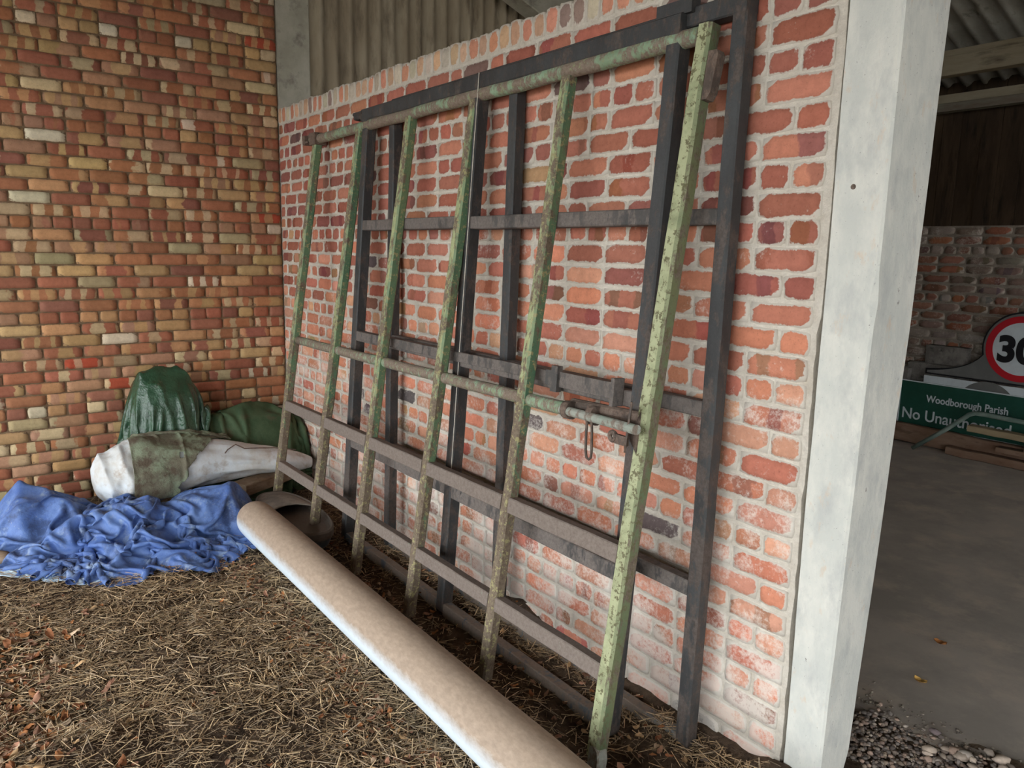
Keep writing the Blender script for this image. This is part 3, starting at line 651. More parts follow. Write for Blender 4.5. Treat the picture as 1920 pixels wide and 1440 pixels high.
mb.beam(GA(1.70, 1.195) + o_ * .9, GA(3.80, 1.215) + o_ * .9, 0.045, 0.018, nA, 0.001, 12, 5, 0.1); lb = mb.build('latch_bar', M_black_rail, rA)
mb = MB(); mb.beam(GA(3.42, 1.212) + nA * .052, GA(3.81, 1.216) + nA * .052, 0.058, 0.016, nA, 0.0, 4, 5, 0.08); mb.build('latch_bolt', M_black_rail, lb)
mb = MB(); mb.beam(GA(3.485, 1.165) + nA * .060, GA(3.485, 1.262) + nA * .060, 0.036, 0.03, nA, 0, 1, 1, .1); mb.build('latch_bracket', M_black_rail, rA); mb = MB(); mb.beam(GA(3.805, 1.165) + nA * .052, GA(3.805, 1.262) + nA * .052, 0.018, 0.05, nA, 0, 1, 1, .1); mb.build('latch_bracket', M_black_rail, rA)
mb = MB(); mb.tube([GA(2.757, 2.44) + nA * .034, GA(2.757, 2.30) + nA * .034, GA(2.760, 1.7) + nA * .036, GA(2.757, 1.1) + nA * .034, GA(2.762, .62) + nA * .036], 0.0022, 6); tag(mb.build('string', M_signwhite_), 'thin pale string hanging down the middle bar of the black gate', 'string')
mb = MB(); mb.box(GA(3.86, 2.462), (.075, .02, .022)); mb.build('hinge_plate', M_black, rA)
rB, GB, nB = black_gate('metal_gate', 'black steel gate against the brickwork, nearest the concrete pillar', [1.875, 2.965, 4.108], -0.092, -0.034, 2.425, 0.0, 0.055, 0.012, 30)
mb = MB(); mb.beam(GB(4.10, 0.006) + Vector((0, -.02, 0)), GB(4.20, -0.01) + Vector((0, -.02, 0)), 0.03, 0.01, nB, 0, 1, 1, .1); mb.tube([GB(4.215, 0.0) + Vector((math.cos(t * math.pi / 8) * .02, -.02, math.sin(t * math.pi / 8) * .02 + .0)) for t in range(15)], 0.007, 8); mb.build('hook', M_darkrust, rB)

# ------------------------------------------------------------------ long roll, pale below and brown above
def height_tint_mat(name, low_tint, top_tint, lo, hi, rough=0.6, scale=8):
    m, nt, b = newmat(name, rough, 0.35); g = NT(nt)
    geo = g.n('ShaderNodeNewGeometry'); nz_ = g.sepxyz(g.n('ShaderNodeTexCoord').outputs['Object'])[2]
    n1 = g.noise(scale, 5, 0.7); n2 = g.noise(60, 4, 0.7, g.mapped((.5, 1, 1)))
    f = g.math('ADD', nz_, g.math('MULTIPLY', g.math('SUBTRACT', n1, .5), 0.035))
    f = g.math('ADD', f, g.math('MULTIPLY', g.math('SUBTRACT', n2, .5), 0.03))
    d2 = g.mix(g.ramp(n2, .3, .7), top_tint, tuple(v * .72 for v in top_tint[:3]) + (1,))
    g.l(g.mix(g.ramp(f, lo, hi), low_tint, d2), b.inputs['Base Color']); g.bump(n2, 0.25, 0.002, b)
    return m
M_roll = height_tint_mat('pale_roll_brown_top', (0.66, 0.74, 0.80, 1), (0.46, 0.35, 0.26, 1), -0.012, 0.040)  # blends by height from pale blue-white low down to brown on top
prof = []; R0 = 0.108; nr_ = 40; V = []; F = []
xs_ = [1.300, 1.301, 1.306, 1.315, 1.335, 1.37] + list(np.linspace(1.42, 5.3, 60)); rs_ = [0.060, 0.080, 0.092, 0.099, 0.105, R0]
for i, xx in enumerate(xs_):
    r_ = rs_[i] if i < len(rs_) else R0 * (1 + .012 * float(vnoise(xx * 2.2, 0, 4)))
    for k in range(nr_):
        a_ = 2 * math.pi * k / nr_; rr2 = r_ * (1 + 0.012 * float(vnoise(xx * 3, k * .35, 7)))
        V.append((xx, math.cos(a_) * rr2, math.sin(a_) * rr2))
n_ = len(xs_)
for i in range(n_ - 1):
    for k in range(nr_): F.append((i * nr_ + k, i * nr_ + (k + 1) % nr_, (i + 1) * nr_ + (k + 1) % nr_, (i + 1) * nr_ + k))
mb = MB(); mb.add(V, F + [tuple(range(nr_)), tuple((n_ - 1) * nr_ + k for k in range(nr_))]); 
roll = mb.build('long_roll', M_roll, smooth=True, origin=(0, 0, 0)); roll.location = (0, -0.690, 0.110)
tag(roll, 'long pale roll that is brown on top, lying on the straw before the gates', 'roll')
# ------------------------------------------------------------------ black plastic tray behind the roll
M_tray = height_tint_mat('dusty_dark_plastic', (0.085, 0.115, 0.135, 1), (0.13, 0.105, 0.085, 1), 0.040, 0.066, 0.5)
def oval(t, a, b): # pointed-ish oval
    c, s_ = math.cos(t), math.sin(t); return (math.copysign(abs(c) ** 0.9, c) * a, math.copysign(abs(s_) ** .85, s_) * b)
mb = MB(); NT_ = 56; levels = [(0.92, 0.0), (1.0, 0.055), (1.0, 0.06), (1.03, 0.062), (1.035, 0.10), (1.0, 0.108), (0.96, 0.102), (0.94, 0.078), (0.86, 0.068)]
V = []
for s_, z in levels:
    for k in range(NT_): x_, y_ = oval(2 * math.pi * k / NT_, 0.43 * s_, 0.155 * s_); V.append((x_, y_, z))
F = []
for i in range(len(levels) - 1):
    for k in range(NT_): F.append((i * NT_ + k, i * NT_ + (k + 1) % NT_, (i + 1) * NT_ + (k + 1) % NT_, (i + 1) * NT_ + k))
F += [tuple(range(NT_)), tuple((len(levels) - 1) * NT_ + k for k in range(NT_))]
mb.add(V, F)
tr = empty('plastic_tray', (1.37, -0.475, 0.02), 'dark plastic oval tray with a raised rim, between the roll and the white sack', 'tray')
ob = mb.build('rim_and_pan', M_tray, None, origin=(0, 0, 0), smooth=False); ob.parent = tr; ob.location = (0, 0, 0); ob.name = 'pan'
# domed deck over its far end
V = []; F = []; nu_ = 18; nv_ = 10
for i in range(nu_ + 1):
    xx = -0.435 + 0.36 * i / nu_; hw = 0.15 * math.sqrt(max(0, 1 - (min(abs(xx) / .44, 1)) ** 2.2)) + .002
    for j in range(nv_ + 1): t = -1 + 2 * j / nv_; V.append((xx + .05 * t * t * (i / nu_), hw * t, 0.102 + 0.022 * (1 - t * t) * math.sin(min(1, i / nu_ * 1.6) * math.pi / 2)))
for i in range(nu_):
    for j in range(nv_): q = i * (nv_ + 1) + j; F.append((q, q + 1, q + nv_ + 2, q + nv_ + 1))
mb = MB(); mb.add(V, F); dk = mb.build('end_cover', noisy_mat('dusty_rubber', [(0.27, 0.23, 0.19, 1), ((0.18, 0.15, 0.125, 1), .4, .6)], 8), None, origin=(0, 0, 0), smooth=True); dk.parent = tr
sm = dk.modifiers.new('s', 'SOLIDIFY'); sm.thickness = 0.006

# ------------------------------------------------------------------ heap of sheets in the corner
class Height:
    def __init__(s): s.x = np.arange(-0.1, 2.6, 0.01); s.y = np.arange(-3.0, 0.2, 0.01); s.X, s.Y = np.meshgrid(s.x, s.y); s.H = ground_h(s.X, s.Y) + 0.004
    def __call__(s, x, y):
        i = np.clip((x + 0.1) / 0.01, 0, len(s.x) - 1.001); j = np.clip((y + 3.0) / 0.01, 0, len(s.y) - 1.001); i0 = i.astype(int); j0 = j.astype(int); fi = i - i0; fj = j - j0; H = s.H
        return (H[j0, i0] * (1 - fi) + H[j0, i0 + 1] * fi) * (1 - fj) + (H[j0 + 1, i0] * (1 - fi) + H[j0 + 1, i0 + 1] * fi) * fj
    def grad(s, x, y): e = .01; return (s(x + e, y) - s(x - e, y)) / (2 * e), (s(x, y + e) - s(x, y - e)) / (2 * e)
    def raise_ellip(s, cx, cy, cz, rx, ry, rz, yaw=0, p=2.0):
        c, q = math.cos(yaw), math.sin(yaw); u = ((s.X - cx) * c + (s.Y - cy) * q) / rx; v = (-(s.X - cx) * q + (s.Y - cy) * c) / ry
        d = np.abs(u) ** p + np.abs(v) ** p; z = cz + rz * np.clip(1 - d, 0, 1) ** (1 / p); s.H = np.where(d < 1, np.maximum(s.H, z), s.H)
    def raise_verts(s, P, r=2):
        i = np.round((P[:, 0] + .1) / .01).astype(int); j = np.round((P[:, 1] + 3.0) / .01).astype(int)
        for di in range(-r, r + 1):
            for dj in range(-r, r + 1):
                a_ = np.clip(i + di, 0, len(s.x) - 1); b_ = np.clip(j + dj, 0, len(s.y) - 1); np.maximum.at(s.H, (b_, a_), P[:, 2])
HF = Height()
def cloth(P, shape, rest, steps=160, iters=12, bend=0.25, grav=0.0009, fr=0.5, hf_=HF, thick=0.006, damp=0.96, ymax=-0.015, xmin=0.02):
    """position-based cloth on the heap's surface. P (n*m,3); rest = spacing (su,sv)"""
    nu, nv = shape; P = P.reshape(nu, nv, 3).copy(); Q = P.copy()
    def con(A, B, L, k):
        d = B - A; l = np.sqrt((d * d).sum(-1, keepdims=True)) + 1e-9; c = d * (0.5 * k * (l - L) / l); A += c; B -= c
    def fam(sl1, sl2, L, k, axis):
        for ph in (0, 1):
            idx = [slice(None)] * 2
            n = P.shape[axis] - L[1]
            ids = np.arange(n); ids = ids[(ids // L[1]) % 2 == ph]
            if len(ids) == 0: continue
            if axis == 0: A = P[ids]; B = P[ids + L[1]]; con(A, B, L[0], k); P[ids] = A; P[ids + L[1]] = B
            else: A = P[:, ids]; B = P[:, ids + L[1]]; con(A, B, L[0], k); P[:, ids] = A; P[:, ids + L[1]] = B
    dg = math.hypot(*rest)
    for st in range(steps):
        V = (P - Q) * damp; np.clip(V, -.02, .02, out=V); Q = P.copy(); P += V; P[..., 2] -= grav
        for it in range(iters):
            fam(0, 0, (rest[0], 1), 0.9, 0); fam(0, 0, (rest[1], 1), 0.9, 1)
            for ph in (0, 1):
                A = P[ph:-1:2, :-1]; B = P[ph + 1::2, 1:][:A.shape[0]]; A = A[:B.shape[0]]; con(A, B, dg, 0.35)
                A = P[ph:-1:2, 1:]; B = P[ph + 1::2, :-1][:A.shape[0]]; A = A[:B.shape[0]]; con(A, B, dg, 0.35)
            if it % 3 == 0: fam(0, 0, (rest[0] * 2 * .995, 2), bend, 0); fam(0, 0, (rest[1] * 2 * .995, 2), bend, 1)
            if it % 4 == 3:
                h = hf_(P[..., 0], P[..., 1]) + thick; pen = h - P[..., 2]; gx_, gy_ = hf_.grad(P[..., 0], P[..., 1]); nn = 1 / (1 + gx_ ** 2 + gy_ ** 2)
                m = np.where(pen > 0, pen, 0) * nn; P[..., 2] += m; P[..., 0] -= np.clip(m * gx_, -.01, .01); P[..., 1] -= np.clip(m * gy_, -.01, .01)
                P[..., 1] = np.minimum(P[..., 1], ymax); P[..., 0] = np.maximum(P[..., 0], xmin)
        h = hf_(P[..., 0], P[..., 1]) + thick; c = P[..., 2] < h + .002; P[..., 2] = np.maximum(P[..., 2], h)
        Q[c] += (P[c] - Q[c]) * fr
    return P.reshape(-1, 3)
def cloth_mesh(name, P, shape, mat, parent=None, thick=0.003, keep=None, sub=1):
    nu, nv = shape; F = []
    i, j = np.meshgrid(np.arange(nu - 1), np.arange(nv - 1), indexing='ij'); a = (i * nv + j)
    if keep is not None: msk = keep(i / (nu - 1), j / (nv - 1)); a = a[msk]
    a = a.ravel(); me = np_mesh(name, P, np.stack([a, a + 1, a + nv + 1, a + nv], 1), True)
    o = link(name, me, mat, parent)
    s_ = o.modifiers.new('th', 'SOLIDIFY'); s_.thickness = thick; s_.offset = 1
    if sub: b_ = o.modifiers.new('sub', 'SUBSURF'); b_.levels = sub; b_.render_levels = sub
    return o
def disc_map(nu, nv):
    s, t = np.meshgrid(np.linspace(-1, 1, nu), np.linspace(-1, 1, nv), indexing='ij'); r = np.maximum(abs(s), abs(t)); ang = np.arctan2(t, s)
    return s, t, r, ang

# support under the heap
HF.raise_ellip(0.20, -0.35, 0.0, 0.36, 0.50, 0.46, 0, 2.4)
HF.raise_ellip(0.20, -0.92, 0.0, 0.28, 0.36, 0.46, 0, 2.4)
M_tarp_green = noisy_mat('shiny_green_tarpaulin', [(0.020, 0.060, 0.030, 1), ((0.035, 0.095, 0.050, 1), .4, .62), ((0.08, 0.11, 0.07, 1), .62, .75)], 7, 0.27, 0.7, bump=(1.0, 0.014, 13))
M_tarp_dull = noisy_mat('dull_green_sheet', [(0.045, 0.085, 0.04, 1), ((0.085, 0.125, 0.065, 1), .4, .62), ((0.10, 0.075, 0.045, 1), .55, .75)], 5, 0.8, 0.3, bump=(0.5, 0.006, 30))
M_tarp_blue = noisy_mat('faded_blue_tarpaulin', [(0.075, 0.145, 0.39, 1), ((0.13, 0.22, 0.48, 1), .42, .58), ((0.05, 0.085, 0.20, 1), .50, .62), ((0.26, 0.34, 0.48, 1), .55, .68)], 4.5, 0.55, 0.4, bump=(0.55, 0.006, 38), speck=((0.30, 0.34, 0.42, 1), 60, .66))
M_tarp_pale = noisy_mat('pale_inside_of_tarpaulin', [(0.42, 0.56, 0.68, 1), ((0.58, 0.68, 0.74, 1), .4, .6), ((0.16, 0.22, 0.28, 1), .6, .8)], 6, 0.6, 0.4)
M_net = noisy_mat('torn_grey_green_sheet', [(0.17, 0.155, 0.11, 1), ((0.24, 0.28, 0.19, 1), .46, .58), ((0.11, 0.085, 0.06, 1), .50, .64)], 5, 0.9, 0.2, bump=(0.7, 0.006, 90))
M_white = noisy_mat('white_woven_plastic', [(0.72, 0.76, 0.78, 1), ((0.58, 0.55, 0.50, 1), .44, .62), ((0.36, 0.27, 0.19, 1), .56, .74)], 3.6, 0.7, 0.3, bump=(0.4, 0.005, 35))

def blob(name, mat, c, r, seed, amp, parent=None, n=3, floor_z=None, stretch=1.0):
    bm = bmesh.new(); bmesh.ops.create_icosphere(bm, subdivisions=6, radius=1.0)
    for v in bm.verts:
        p = v.co.normalized(); 
        a_ = math.atan2(p.y, p.x); q1 = abs(float(vnoise(a_ * 2.3 + p.z * 2, p.z * 3.1 + p.x, seed))) ; q2 = abs(float(vnoise(p.x * 5.2 + p.z * 3, p.y * 5.3 - p.z * 2.2, seed + 2))); q3 = abs(float(vnoise(p.x * 11 + p.z * 6, p.y * 11 + p.z * 9, seed + 5)))
        d = 1 + amp * (1.1 - 3.2 * q1 * .7 - 1.6 * q2 + .0) + amp * .35 * (0.4 - 2 * q3)
        v.co = Vector((p.x * r[0] * d, p.y * r[1] * d, p.z * r[2] * d)) + Vector(c)
    me = bpy.data.meshes.new(name); bm.to_mesh(me); bm.free(); me.polygons.foreach_set('use_smooth', [True] * len(me.polygons))
    return link(name, me, mat, parent)

# --- dull green sheet bundle along the wall
sh = (70, 70); s, t, r, ang = disc_map(*sh)
hs = Height(); hs.H = HF.H.copy(); hs.raise_ellip(0.28, -0.40, 0.28, 0.20, 0.36, 0.25, 0.0, 2.2)
hs.H = hs.H + np.where((hs.H > .3) & (hs.Y > -.8), 0.07 * np.clip(1 - np.abs(fbm(hs.X * 5.5 + 1 * hs.Y, hs.Y * 2.6 - 2.5 * hs.X, 2, 98)) * 5, 0, 1), 0)
Rr = 0.50 + .04 * np.sin(3 * ang)
P0 = np.stack([0.33 + np.cos(ang) * r * 0.36, -0.36 + np.sin(ang) * r * 0.42, 0.70 + 0.16 * fbm(s * 4, t * 4, 3, 31) + 0 * s], -1).reshape(-1, 3)
P1 = cloth(P0, sh, (0.0175, 0.0195), 70, 10, 0.3, hf_=hs)
o = cloth_mesh('dull_green_sheet', P1, sh, M_tarp_dull); tag(o, 'dull green canvas sheet bundled in the corner beside the shiny green tarpaulin', 'sheet')
HF.H = np.maximum(HF.H, hs.H * 0 + HF.H); HF.raise_verts(P1)
# --- shiny green tarp balled up on top
hs = Height(); hs.H = HF.H.copy(); hs.raise_ellip(0.27, -0.935, 0.45, 0.18, 0.215, 0.35, 0.0, 2.6)
hs.H = hs.H + np.where(hs.H > .48, 0.085 * np.clip(1 - np.abs(fbm(hs.X * 5.0 + 2 * hs.Y, hs.Y * 4.0 - 1.5 * hs.X, 2, 91)) * 5, 0, 1) + 0.04 * np.clip(1 - np.abs(fbm(hs.X * 11, hs.Y * 10, 2, 95)) * 5, 0, 1), 0)
sh = (84, 84); s, t, r, ang = disc_map(*sh)
P0 = np.stack([0.29 + np.cos(ang) * r * 0.26, -0.93 + np.sin(ang) * r * 0.27, 0.88 - 0.40 * r ** 3 + 0.10 * fbm(s * 2.2, t * 2.2, 3, 44)], -1).reshape(-1, 3)
P1 = cloth(P0, sh, (0.0142, 0.0142), 60, 10, 0.35, hf_=hs, grav=.0008)
o = cloth_mesh('green_tarpaulin', P1, sh, M_tarp_green, thick=.003); tag(o, 'shiny dark green tarpaulin crumpled at the top of the heap by the brick wall', 'tarpaulin')
HF.raise_verts(P1)
# --- white sack
def sack(name, mat, pts, rads, seed):
    nr2 = 56; ns = 90; pts = [Vector(p) for p in pts]; V = []; F = []
    def cat(arr, t):
        k = min(int(t), len(arr) - 2); f = t - k; p1 = arr[k]; p2 = arr[k + 1]; p0 = arr[max(0, k - 1)]; p3 = arr[min(len(arr) - 1, k + 2)]
        return 0.5 * ((2 * p1) + (p2 - p0) * f + (2 * p0 - 5 * p1 + 4 * p2 - p3) * f * f + (3 * p1 - p0 - 3 * p2 + p3) * f ** 3)
    for i in range(ns + 1):
        tt_ = i / ns * (len(pts) - 1) * .9999; c = cat(pts, tt_); c2 = cat(pts, min(tt_ + .02, len(pts) - 1.0001)); d = (c2 - c); d.normalize() if d.length > 1e-6 else None
        if d.length < .5: d = (pts[-1] - pts[-2]).normalized()
        side = Vector((0, 0, 1)).cross(d).normalized(); upv = d.cross(side)
        lin = lambda A_: A_[min(int(tt_), len(A_) - 2)] * (1 - (tt_ - min(int(tt_), len(A_) - 2))) + A_[min(int(tt_), len(A_) - 2) + 1] * (tt_ - min(int(tt_), len(A_) - 2))
        ra = lin([r_[0] for r_ in rads]); rb = lin([r_[1] for r_ in rads]); we = min(1, i / ns * 6, (1 - i / ns) * 6)
        for k in range(nr2):
            a_ = 2 * math.pi * k / nr2; e_ = i / ns
            a2 = min(a_, 2 * math.pi - a_); wr = 1 + we * .17 * (0.2 - abs(float(vnoise(a2 * 1.6 + 5, e_ * 8, seed)))) * 2 + we * .09 * (0.2 - abs(float(vnoise(a2 * 4, e_ * 17 + a2, seed + 3)))) * 2
            V.append(c + side * math.cos(a_) * ra * wr + upv * math.sin(a_) * rb * wr)
    for i in range(ns):
        for k in range(nr2): F.append((i * nr2 + k, i * nr2 + (k + 1) % nr2, (i + 1) * nr2 + (k + 1) % nr2, (i + 1) * nr2 + k))
    F += [tuple(range(nr2)), tuple(ns * nr2 + k for k in range(nr2))]
    mb = MB(); mb.add(V, F); return mb.build(name, mat, smooth=True), np.array([v[:] for v in V])
H_before = HF.H.copy()
o, SV = sack('white_sack', M_white, [(0.60, -1.425, 0.25), (0.60, -1.41, 0.252), (0.60, -1.36, 0.26), (0.60, -1.28, 0.272), (0.60, -1.15, 0.285), (0.60, -0.85, 0.30), (0.62, -0.5, 0.27), (0.64, -0.22, 0.225), (0.66, -0.08, 0.20)],
            [(0.03, 0.03), (0.10, 0.095), (0.165, 0.155), (0.205, 0.195), (0.215, 0.205), (0.195, 0.16), (0.15, 0.10), (0.11, 0.07), (0.05, 0.035)], 3)
tag(o, 'long dirty white woven sack lying across the heap above the blue tarpaulin', 'sack')
HF.raise_verts(SV)
cd = MB(); cd.tube([(0.742, -0.70, 0.345), (0.73, -0.66, 0.385), (0.70, -0.60, 0.405), (0.72, -0.55, 0.375), (0.72, -0.45, 0.365), (0.71, -0.35, 0.350), (0.70, -0.2, .315)], 0.0035, 8); tag(cd.build('cord', M_darkrust), 'thin dark cord looped over the white sack', 'cord')
# --- torn grey-green sheet thrown over the sack
sh = (76, 66); s, t, r, ang = disc_map(*sh); ca, sa = math.cos(0.5), math.sin(.5)
cx, cy = 0.56, -0.93
P0 = np.stack([cx + s * 0.33, cy + t * 0.26, 0.62 + 0.07 * fbm(s * 3, t * 3, 3, 55)], -1).reshape(-1, 3)
P1 = cloth(P0, sh, (0.0125, 0.0108), 120, 10, 0.2, hf_=HF)
o = cloth_mesh('torn_sheet', P1, sh, M_net, thick=.002, keep=lambda a_, b_: (b_ < (0.98 - 0.62 * np.clip((a_ - .42) / .5, 0, 1) + .07 * fbm(a_ * 13, b_ * 2, 3, 2))) & (a_ > .03 + .05 * fbm(b_ * 12, 0, 2, 4)) & ~((np.abs(a_ - .72) < .02) & (np.abs(b_ - .4) < .03)))
tag(o, 'torn grey green sheet draped over the fat end of the white sack', 'sheet')
HF.raise_verts(P1, 1)
# --- blue tarp at the foot
OUT = [(1.517, -0.80), (1.66, -0.95), (1.69, -1.13), (1.55, -1.27), (1.61, -1.49), (1.45, -1.65), (1.34, -1.78), (1.10, -1.93), (0.62, -2.02), (0.36, -1.97), (0.26, -1.80), (0.30, -1.58), (0.55, -1.45), (0.80, -1.30), (0.80, -1.10), (0.78, -0.95), (0.76, -0.75), (0.92, -0.58), (1.15, -0.56), (1.40, -0.60)]
OC = np.array(OUT); cen = np.array([0.98, -1.30]); pa = np.arctan2(OC[:, 1] - cen[1], OC[:, 0] - cen[0]); prr = np.hypot(OC[:, 0] - cen[0], OC[:, 1] - cen[1]); oi = np.argsort(pa); pa = pa[oi]; prr = prr[oi]
def Rof(a_): return np.interp(a_, np.concatenate([pa[-1:] - 2 * np.pi, pa, pa[:1] + 2 * np.pi]), np.concatenate([prr[-1:], prr, prr[:1]]))
hs = Height(); hs.H = H_before.copy()
for e in [(0.66, -1.72, 0.0, 0.36, 0.26, 0.19, 0.2), (1.00, -0.86, 0.0, 0.30, 0.30, 0.20, 0.0), (1.00, -1.25, 0.0, 0.40, 0.45, 0.10, 0.0)]: hs.raise_ellip(*e[:6], yaw=e[6], p=1.7)
_a = np.arctan2(hs.Y - cen[1], hs.X - cen[0]); _r = np.hypot(hs.X - cen[0], hs.Y - cen[1]) / Rof(_a)
rid = np.clip(1 - np.abs(fbm(hs.X * 2.1 + .6 * hs.Y, hs.Y * 3.0, 2, 61)) * 5.0, 0, 1) ** 1.2 + .7 * np.clip(1 - np.abs(fbm(hs.X * 4.5 - 1.5 * hs.Y, hs.Y * 3.6, 2, 66)) * 4.5, 0, 1) ** 1.2
hs.H = hs.H + np.where(_r < 1, 0.105 * rid * np.clip((1.0 - _r) * 3.5, 0, 1), 0)
sh = (150, 150); s, t, r, ang = disc_map(*sh); RR = Rof(ang) * r
amp = np.clip(1.15 - r, 0.15, 1)
xx = cen[0] + np.cos(ang) * RR; yy = cen[1] + np.sin(ang) * RR
zz = hs(xx, yy) + 0.02 + amp * 0.10 * fbm(s * 2.6, t * 2.6, 3, 71) + 0.02 * fbm(s * 9, t * 9, 2, 77)
P0 = np.stack([xx + 0.05 * fbm(s * 6, t * 6, 2, 81), yy + .05 * fbm(s * 6, t * 6, 2, 91), zz], -1).reshape(-1, 3)
P1 = cloth(P0, sh, (0.0152, 0.0152), 60, 12, 0.5, hf_=hs, grav=.0006, fr=.9)
P1 = P1 if True else P1
bt = cloth_mesh('blue_tarpaulin', P1, sh, M_tarp_blue, thick=.003); tag(bt, 'large faded blue tarpaulin crumpled on the straw at the foot of the heap', 'tarpaulin')
HF.raise_verts(P1, 1)
# pale folded lining showing at the front edge
sh = (70, 26); s, t = np.meshgrid(np.linspace(0, 1, 70), np.linspace(0, 1, 26), indexing='ij')
bx = 1.14 + s * .36 + t * .10; by = -1.90 + s * .42 - t * .03
P0 = np.stack([bx + .03 * fbm(s * 6, t * 3, 2, 5), by, 0.06 + .05 * (1 - t) + .05 * fbm(s * 7, t * 4, 2, 15)], -1).reshape(-1, 3)
hs2 = Height(); P1 = cloth(P0, sh, (0.0098, 0.0062), 60, 10, .3, hf_=hs2); o = cloth_mesh('pale_lining', P1, sh, M_tarp_pale, bt)
tag(o, 'pale bluish white underside folded out at the front edge')

# --- timber offcut under the sack, dark log end at the left
M_wood = noisy_mat('weathered_timber', [(0.20, 0.13, 0.08, 1), ((0.33, 0.25, 0.18, 1), .42, .62), ((0.08, 0.05, 0.035, 1), .55, .72)], 7, 0.85, .2, stretch=(.4, .4, 2))
mb = MB(); mb.beam((0.80, -0.62, 0.13), (0.62, -0.20, 0.15), 0.14, 0.075, (0, 0, 1), 0.002, 8, 2, .08); tag(mb.build('timber_block', M_wood), 'short weathered timber block poking out under the white sack', 'timber')
mb = MB(); mb.tube([(0.93, -2.06, 0.035), (0.99, -1.98, 0.045), (1.05, -1.91, 0.04), (1.08, -1.88, 0.035)], [0.03, 0.042, 0.04, 0.02], 14); tag(mb.build('log_stub', M_wood, smooth=True), 'dark stub of wood at the left edge of the blue tarpaulin', 'wood')

# ------------------------------------------------------------------ rear bay: signs, timbers, tube
M_signgreen = noisy_mat('dark_green_sign_face', [(0.006, 0.045, 0.030, 1), ((0.010, 0.060, 0.042, 1), .4, .6)], 3, 0.45, .4, bump=(.05, .001, 20))
M_signwhite = noisy_mat('white_sign_face', [(0.50, 0.54, 0.56, 1), ((0.42, 0.45, 0.47, 1), .45, .65)], 4, 0.5, .4, bump=(.05, .001, 20))
M_signred = noisy_mat('red_sign_ring', [(0.42, 0.010, 0.018, 1), ((0.34, 0.010, 0.02, 1), .45, .65)], 4, 0.45, .4, bump=(.05, .001, 20))
M_signgrey = noisy_mat('grey_sign_back', [(0.115, 0.115, 0.11, 1), ((0.15, 0.145, 0.14, 1), .45, .65)], 4, 0.6, .3, bump=(.05, .001, 20))
M_signblack = noisy_mat('black_lettering', [(0.006, 0.006, 0.008, 1), ((0.012, 0.012, 0.014, 1), .45, .65)], 4, 0.5, .3, bump=(.05, .001, 20))
def text_part(name, body, size, loc, mat, parent, bold=0.0, shear=0, align='LEFT', xs=1.0):
    cu = bpy.data.curves.new(name, 'FONT'); cu.body = body; cu.size = size; cu.offset = bold; cu.extrude = 0.001; cu.align_x = align
    t_ = bpy.data.objects.new(name + '_tmp', cu); C.objects.link(t_)
    dg = bpy.context.evaluated_depsgraph_get(); me = bpy.data.meshes.new_from_object(t_.evaluated_get(dg)); bpy.data.objects.remove(t_)
    R = Matrix(((xs, 0, 0), (0, 0, -1), (0, 1, 0))).to_4x4(); me.transform(R)
    o = link(name, me, mat, parent); o.location = Vector(loc) - parent_loc(parent); return o
def disc_mesh(c, r0, r1, y, th, n=64):
    mb = MB(); V = []; F = []
    for yy_ in (y - th / 2, y + th / 2):
        for rr_2 in (r0, r1):
            for k in range(n): a_ = 2 * math.pi * k / n; V.append((c[0] + math.cos(a_) * rr_2, yy_, c[1] + math.sin(a_) * rr_2))
    for k in range(n):
        k2 = (k + 1) % n
        F += [(k, k2, n + k2, n + k), (2 * n + k, 3 * n + k, 3 * n + k2, 2 * n + k2), (n + k, n + k2, 3 * n + k2, 3 * n + k), (k, 2 * n + k, 2 * n + k2, k2)]
    mb.add(V, F); return mb
# 30 sign on a flared grey board
sc = (3.150, 0.985); SR = 0.262
def flare(grow):
    pts = []; R_ = SR + 0.018 + grow
    for k in range(0, 31): a_ = math.radians(90 + 105 * k / 30); pts.append((sc[0] + math.cos(a_) * R_, sc[1] + math.sin(a_) * R_))
    x_e, z_e = pts[-1]; x_b, z_b = 2.44 - grow, 0.705 - grow
    for k in range(1, 16):
        t = k / 15; cxq, czq = x_e - 0.10, 0.76; pts.append(((1 - t) ** 2 * x_e + 2 * t * (1 - t) * cxq + t * t * x_b, (1 - t) ** 2 * z_e + 2 * t * (1 - t) * czq + t * t * (z_b + .02 + 2 * grow)))
    pts.append((x_b, z_b))
    mir = [(2 * sc[0] - x_, z_) for x_, z_ in pts[::-1]]
    return pts + mir[:-1]
sg = empty('speed_limit_sign', (3.15, 4.82, 0.70), 'round red ringed 30 sign on a flared grey board at the rear wall', 'sign')
mb = MB(); mb.prism(flare(0.0), (0, 4.815, 0), (1, 0, 0), (0, 0, 1), 0.006); mb.build('backing_board', M_signgrey, sg)
mb = MB(); mb.prism(flare(0.014), (0, 4.826, 0), (1, 0, 0), (0, 0, 1), 0.016); mb.build('black_edging', M_signblack, sg)
disc_mesh(sc, SR * .80, SR, 4.808, 0.006).build('red_ring', M_signred, sg)
disc_mesh(sc, 0.0005, SR * .80, 4.8085, 0.005).build('white_disc', M_signwhite, sg)
text_part('numerals', '30', 0.285, (sc[0] - 0.175, 4.804, sc[1] - 0.105), M_signblack, sg, 0.012)
# white board with a grey disc, half hidden
sw = empty('white_board', (2.9, 4.78, 0.24), 'white sign board with a grey disc, showing above the green sign', 'sign')
mb = MB(); mb.box((2.84, 4.79, 0.46), (0.40, 0.006, 0.222)); mb.box((2.435 + .1, 4.786, 0.46), (0.10, 0.006, 0.222)); mb.build('panel', M_signwhite, sw)
disc_mesh((2.95, 0.46), 0.0005, 0.235, 4.782, 0.004).build('grey_disc', M_signgrey, sw)
